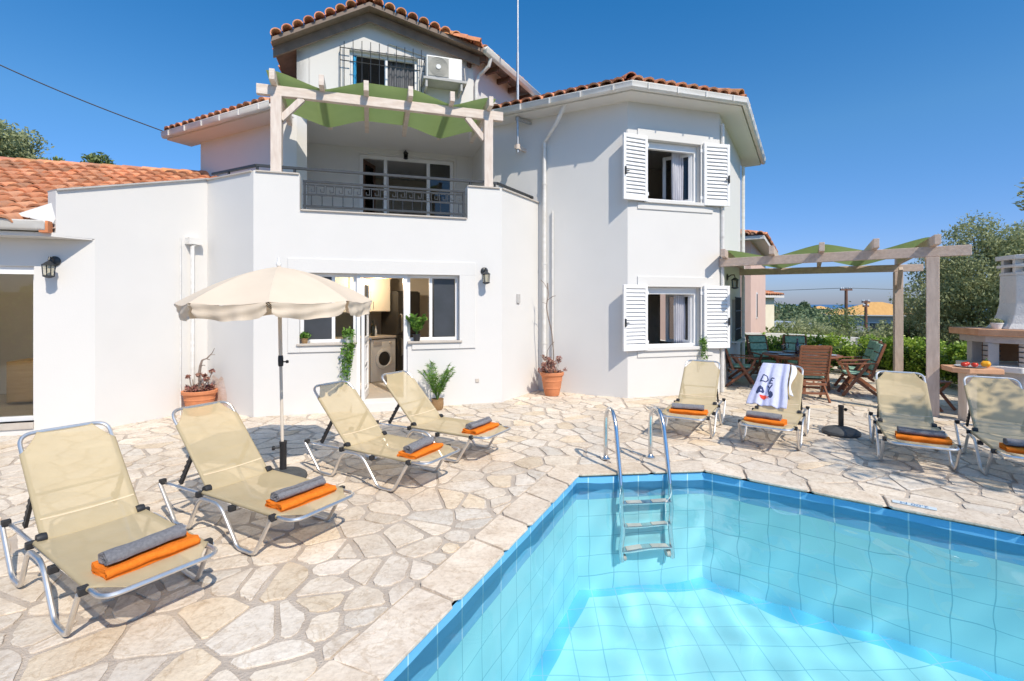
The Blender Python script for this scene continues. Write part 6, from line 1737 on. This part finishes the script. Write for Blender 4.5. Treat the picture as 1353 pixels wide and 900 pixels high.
# sill plants
def small_pot(t, r, h, m): mb = MB(); mb.lathe([(r*.75, 0), (r, h*.85), (r*1.06, h*.86), (r*1.06, h), (r*.92, h), (r*.9, h*.86), (0, h*.86)], seg=18); return mb.build('pot', m, t)
t = thing('sill_plant', 'tiny green plant in a brown pot at the end of the kitchen sill', 'potted plant', HW(.69, .0, 1.063), HA)
small_pot(t, .05, .08, M['wicker']); leaf_mesh('leaves', M['plant'], blob_points((0, 0, .12), (.075, .065, .05), 260, .3), .045, t, aspect=.5)
t = thing('trailing_plant', 'trailing green plant hanging down from the kitchen sill beside the door', 'potted plant', HW(1.31, -.015, 1.063), HA)
small_pot(t, .055, .09, M['white_enamel']); g = random.Random(6); mb = MB(); P = list(map(tuple, blob_points((0, -.02, .14), (.10, .08, .09), 260, .3)))
for k in range(11):
    x, l = g.uniform(-.10, .10), g.uniform(.25, .72); pts = [(x*.3, -.02, .11), (x*.8, -.09, .13), (x, -.11, 0)]+[(x*(1-.45*s)+.012*math.sin(9*s+k)-.05*s, -.10, -l*s) for s in (.3, .6, 1)]
    mb.tube(pts, .003, 5)
    for i in range(int(l*95)):
        s = g.random(); P.append((x*(1-.45*s)-.05*s+g.gauss(0, .022), -.10+g.gauss(0, .018), -l*s))
mb.build('stem', M['stalk'], t); leaf_mesh('leaves', M['plant'], P, .042, t, aspect=.62)
t = thing('sill_plant', 'upright broad leaved plant in a dark pot on the sill under the open window', 'potted plant', HW(2.345, .0, 1.063), HA)
small_pot(t, .06, .11, M['black']); frond_plant(t, 8, .36, .10, 1.15, M['plant'], .12, 9, .40, 9, .28)
t = thing('trailing_plant', 'wispy trailing plant drooping from the lower bay window sill', 'potted plant', HW(7.50, Ap[1]-.02, .885), HA)
small_pot(t, .05, .07, M['white_enamel']); P = list(map(tuple, blob_points((-.02, -.05, .08), (.11, .07, .10), 150, .2))); mb = MB()
for k in range(9):
    x, l = g.uniform(-.14, .12), g.uniform(.14, .36); mb.tube([(0, -.02, .06), (x*.7, -.08, .09), (x, -.09, -.05), (x*1.15, -.09, -l)], .0025, 5)
    for i in range(int(l*70)): s = g.random(); P.append((x*(1+.15*s)+g.gauss(0, .015), -.09+g.gauss(0, .015), .05-(l+.05)*s))
mb.build('stem', M['stalk'], t); leaf_mesh('leaves', M['plant'], P, .040, t, aspect=.55)
bq = lambda x, y, z: (BQ.x+x*math.cos(ba)-y*math.sin(ba), BQ.y+x*math.sin(ba)+y*math.cos(ba), z)
t = thing('counter_plant', 'small plant in a round white pot on the barbecue counter', 'potted plant', bq(-.62, -.14, 1.30), 0)
small_pot(t, .07, .085, M['white_enamel']); leaf_mesh('leaves', M['olive'], blob_points((0, 0, .105), (.07, .07, .035), 200, .3), .035, t, aspect=.5)

# ------------------------------------------------------------------ neighbouring houses and far buildings
def simple_house(name, label, base, rz, w, d, zb, zt, wall, rise, over=.45, roof_m=None, wins=(), cat='house'):
    t = thing(name, label, cat, (*base, 0), rz); mb = MB(); mb.bx(0, w, 0, d, zb, zt); mb.build('wall', M[wall], t, smooth=False)
    mb = MB(); a = [(-over, -over), (w+over, -over), (w+over, d+over), (-over, d+over)]; mb.prism(a, zt, zt+.12); mb.build('soffit', M['trim'], t, smooth=False)
    k = min(w, d)/2+over; mb = MB(); z0, z1 = zt+.12, zt+.12+rise
    if w > d: R_ = [(k-over, d/2), (w+over-k, d/2)]
    else: R_ = [(w/2, k-over), (w/2, d+over-k)]
    vs = [(x, y, z0) for x, y in a]+[(x, y, z1) for x, y in R_]
    mb.add(vs, [(0, 1, 5, 4), (1, 2, 5), (2, 3, 4, 5), (3, 0, 4)] if w > d else [(0, 1, 4), (1, 2, 5, 4), (2, 3, 5), (3, 0, 4, 5)])
    if roof_m: mb.build('roof', M[roof_m], t, smooth=False)
    else:
        o = mb.build('roof', M['mortar'], t, smooth=False); tb, ti = MB(), []
        sl = rise/k; dirs = [((0, 0), (1, 0), (0, 1), w+2*over, lambda p: True)]
        for org, e, v, L in (((-over, -over), (1, 0), (0, 1), w+2*over), ((w+over, -over), (0, 1), (-1, 0), d+2*over), ((-over, d+over), (0, -1), (1, 0), d+2*over)):
            E, V_ = Vector((*e, 0)), Vector((*v, sl)).normalized(); O = Vector((*org, z0+.03))
            def keep(p, O=O, E=E, v=v, L=L):
                run = (p.x-O.x)*v[0]+(p.y-O.y)*v[1]; s = (p-O).dot(E); return run < s < L-run and run < k
            tile_field(tb, ti, O-V_*.03+E*.1, E, V_, E.cross(V_), int(L/.215), int(k*math.sqrt(1+sl*sl)/.33)+1, keep)
        q = tb.build('roof_tile', M['terracotta_tile'], o, fix=False, angle=50); face_attr(q, 'tint', ti)
    for face, x, z, ww, hh in wins:
        mb = MB()
        if face == 'f': mb.bx(x, x+ww, -.03, .02, z, z+hh)
        else: mb.bx(w-.02, w+.03, x, x+ww, z, z+hh)
        f = mb.build('window', M['upvc'], t, smooth=False); p = MB()
        if face == 'f': p.bx(x+.06, x+ww-.06, -.036, -.03, z+.06, z+hh-.06)
        else: p.bx(w+.03, w+.036, x+.06, x+ww-.06, z+.06, z+hh-.06)
        p.build('pane', M['dark_screen'], f, smooth=False)
    return t
# pink neighbour: corner at the picture's wall end, right face turned to the sun
simple_house('neighbour_house', 'pink rendered house with terracotta roof just past the side wall', (8.35, 17.2), R(59.0), 7.0, 6.0, -3, 3.86, 'pink', 1.1, wins=(('f', 1.9, 1.1, .5, 1.0),))
simple_house('neighbour_house', 'cream house with red roof behind the pink one', (10.6, 24.5), R(32.0), 4.35, 6.0, -5, 2.0, 'cream', .75, over=.35, wins=(('f', 1.9, -.7, .35, 1.1),))
simple_house('ochre_house', 'ochre roofed house beyond the olive trees under the utility poles', (36.9, 57.0), R(-31), 9.5, 8.5, -9, .34, 'cement', 1.45, over=.5, roof_m='ochre_roof', wins=(('f', .9, -1.5, 1.2, 1.0), ('f', 3.6, -1.5, 2.6, 1.1), ('f', 7.2, -1.5, 1.2, 1.0)))
t = thing('greenhouse', 'low grey sheet roofed greenhouse far behind the cream house', 'greenhouse', (43.0, 88.0, 0), R(-4))
mb = MB()
for k in range(3): mb.add([(-2+k*5, 0, -2.6), (3+k*5, 0, -2.6), (3+k*5, 14, -2.6), (-2+k*5, 14, -2.6), (.5+k*5, 0, -1.7), (.5+k*5, 14, -1.7)], [(0, 1, 4), (1, 2, 5, 4), (2, 3, 5), (3, 0, 4, 5)])
mb.build('roof', M['solar'], t, smooth=False); mb = MB(); mb.bx(-2, 13, .05, 13.95, -12, -2.602); mb.build('wall', M['solar'], t, smooth=False)
for i, (px, y) in enumerate(((1078, 300), (1104, 290), (1164, 310), (1152, 305))):
    X = (px-676.5)*y/650; z = hill(X, y)
    simple_house('hillside_house', ['tiny pale house among trees on the far hill, under the round pine', 'tiny pale house on the far hill beside the brown utility pole', 'larger tan house on the skyline above the ochre roof', 'small house below the skyline next to the tan one'][i], (X, y), R(10*i), 9, 7, z-2, z+4.2, 'cream', 1.6, roof_m='ochre_roof')
def pole(label, px, Y, zt, arms):
    X = (px-676.5)*Y/650; zb = hill(X, Y); t = thing('utility_pole', label, 'utility pole', (X, Y, zb), R(12), group='wooden utility poles beyond the garden')
    mb = MB(); mb.tube([(0, 0, 0), (0, 0, zt-zb)], .13, 10, radii=[.17, .12]); mb.build('post', M['pole_wood'], t)
    for z, L in arms:
        mb = MB(); mb.bx(-L, L, -.08, .08, zt-zb-z-.06, zt-zb-z+.06); c_ = mb.build('crossarm', M['pole_wood'], t, smooth=False)
        mb = MB()
        for k in (-.92, -.55, .55, .92): mb.lathe([(.05, zt-zb-z+.06), (.08, zt-zb-z+.14), (.05, zt-zb-z+.22)], (k*L, 0, 0), 8)
        mb.build('insulator', M['plate'], c_)
    return X, Y
x1_, y1_ = pole('brown wooden utility pole with a wide crossarm rising over the ochre roof', 1118, 44, 3.05, ((.12, .60),))
x2_, y2_ = pole('shorter dark utility pole in front of the ochre roof', 1144, 47, 2.0, ((.15, .42), (.55, .3)))
mb = MB(); pts = []
for a, b in (((-2.0, 66.0, 3.6), (x1_, y1_, 3.1)), ((x1_, y1_, 3.1), (75.0, 44.0, 3.2))):
    a, b = Vector(a), Vector(b); pts += [a.lerp(b, k/14)-Vector((0, 0, .5*math.sin(math.pi*k/14))) for k in range(15)]
mb.tube(pts, .022, 5); tag(mb.build('power_line', M['black']), 'thin power line strung past the brown utility pole', 'cable')
# ================================================================== light, sky, camera
SUN_EL, SUN_AZ = 46.5, 148.0                                             # sun behind the photographer's right shoulder
w = bpy.data.worlds.new('World'); S.world = w; w.use_nodes = True
nt = w.node_tree; bg = nt.nodes['Background']; sky = nt.nodes.new('ShaderNodeTexSky')
sky.sky_type = 'NISHITA'; sky.sun_disc = False; sky.sun_elevation = R(SUN_EL); sky.sun_rotation = R(SUN_AZ)
sky.altitude = 0; sky.air_density = 1.0; sky.dust_density = 0.3; sky.ozone_density = 1.6
hs = nt.nodes.new('ShaderNodeHueSaturation'); hs.inputs['Saturation'].default_value = 1.22
nt.links.new(sky.outputs[0], hs.inputs['Color'])
# sky tint by elevation: bluer towards sea horizon, warm bright zenith added as fill
tcw = nt.nodes.new('ShaderNodeTexCoord'); sx = nt.nodes.new('ShaderNodeSeparateXYZ'); nt.links.new(tcw.outputs['Generated'], sx.inputs[0])
rp = ramp(nt.nodes, [(0.0, (0.30, 0.37, 0.71)), (0.10, (0.43, 0.53, 0.83)), (0.30, (0.50, 0.74, 0.87)), (0.55, (0.23, 0.74, 0.93)), (0.80, (2.15, 1.78, 1.42))]); nt.links.new(sx.outputs['Z'], rp.inputs['Fac'])
mw = nt.nodes.new('ShaderNodeMix'); mw.data_type = 'RGBA'; mw.blend_type = 'MULTIPLY'; mw.inputs[0].default_value = 1
nt.links.new(hs.outputs[0], mw.inputs[6]); nt.links.new(rp.outputs['Color'], mw.inputs[7]); nt.links.new(mw.outputs[2], bg.inputs['Color']); bg.inputs['Strength'].default_value = 0.15
sl_ = bpy.data.lights.new('sun', 'SUN'); sl_.energy = 3.9; sl_.angle = R(0.5); sl_.color = (1.0, 0.90, 0.755)
so = bpy.data.objects.new('sun', sl_); COL.objects.link(so)
az, el = R(SUN_AZ), R(SUN_EL)
d = Vector((math.sin(az)*math.cos(el), math.cos(az)*math.cos(el), math.sin(el)))
so.rotation_euler = d.to_track_quat('Z', 'Y').to_euler(); so.location = d*40
pl = bpy.data.lights.new('pendant_light', 'POINT'); pl.energy = 45; pl.color = (1.0, .80, .55); pl.shadow_soft_size = .05
po = bpy.data.objects.new('pendant_light', pl); COL.objects.link(po); po.location = HW(1.80, 1.55, 2.08)
pl = bpy.data.lights.new('ceiling_spot_light', 'POINT'); pl.energy = 34; pl.color = (1.0, .82, .58); pl.shadow_soft_size = .05
po = bpy.data.objects.new('ceiling_spot_light', pl); COL.objects.link(po); po.location = HW(-2.95, .16, 2.28)
sl_.cycles.is_caustics_light = True
for o in [BASIN]+list(LADDER.children_recursive):
    if o.type == 'MESH': o.cycles.is_caustics_receiver = True
WATER.cycles.is_caustics_caster = True

cam = bpy.data.cameras.new('camera'); co = bpy.data.objects.new('camera', cam); COL.objects.link(co)
co.location = (0, 0, 1.65); co.rotation_euler = (R(90), 0, 0)
cam.sensor_fit = 'HORIZONTAL'; cam.sensor_width = 36; cam.lens = 650/1353*36; cam.shift_y = -48/1353; cam.clip_start = .05; cam.clip_end = 80000
S.camera = co
S.view_settings.view_transform = 'Standard'; S.view_settings.look = 'None'; S.view_settings.gamma = 1; S.view_settings.exposure = 0.27; S.view_settings.use_curve_mapping = False
c = S.cycles
c.use_denoising = True
try: c.denoiser = 'OPENIMAGEDENOISE'; c.denoising_input_passes = 'RGB_ALBEDO_NORMAL'
except Exception: pass
c.max_bounces = 12; c.diffuse_bounces = 7; c.glossy_bounces = 4; c.transmission_bounces = 8; c.transparent_max_bounces = 16
c.caustics_refractive = True; c.caustics_reflective = False; c.sample_clamp_indirect = 6.0
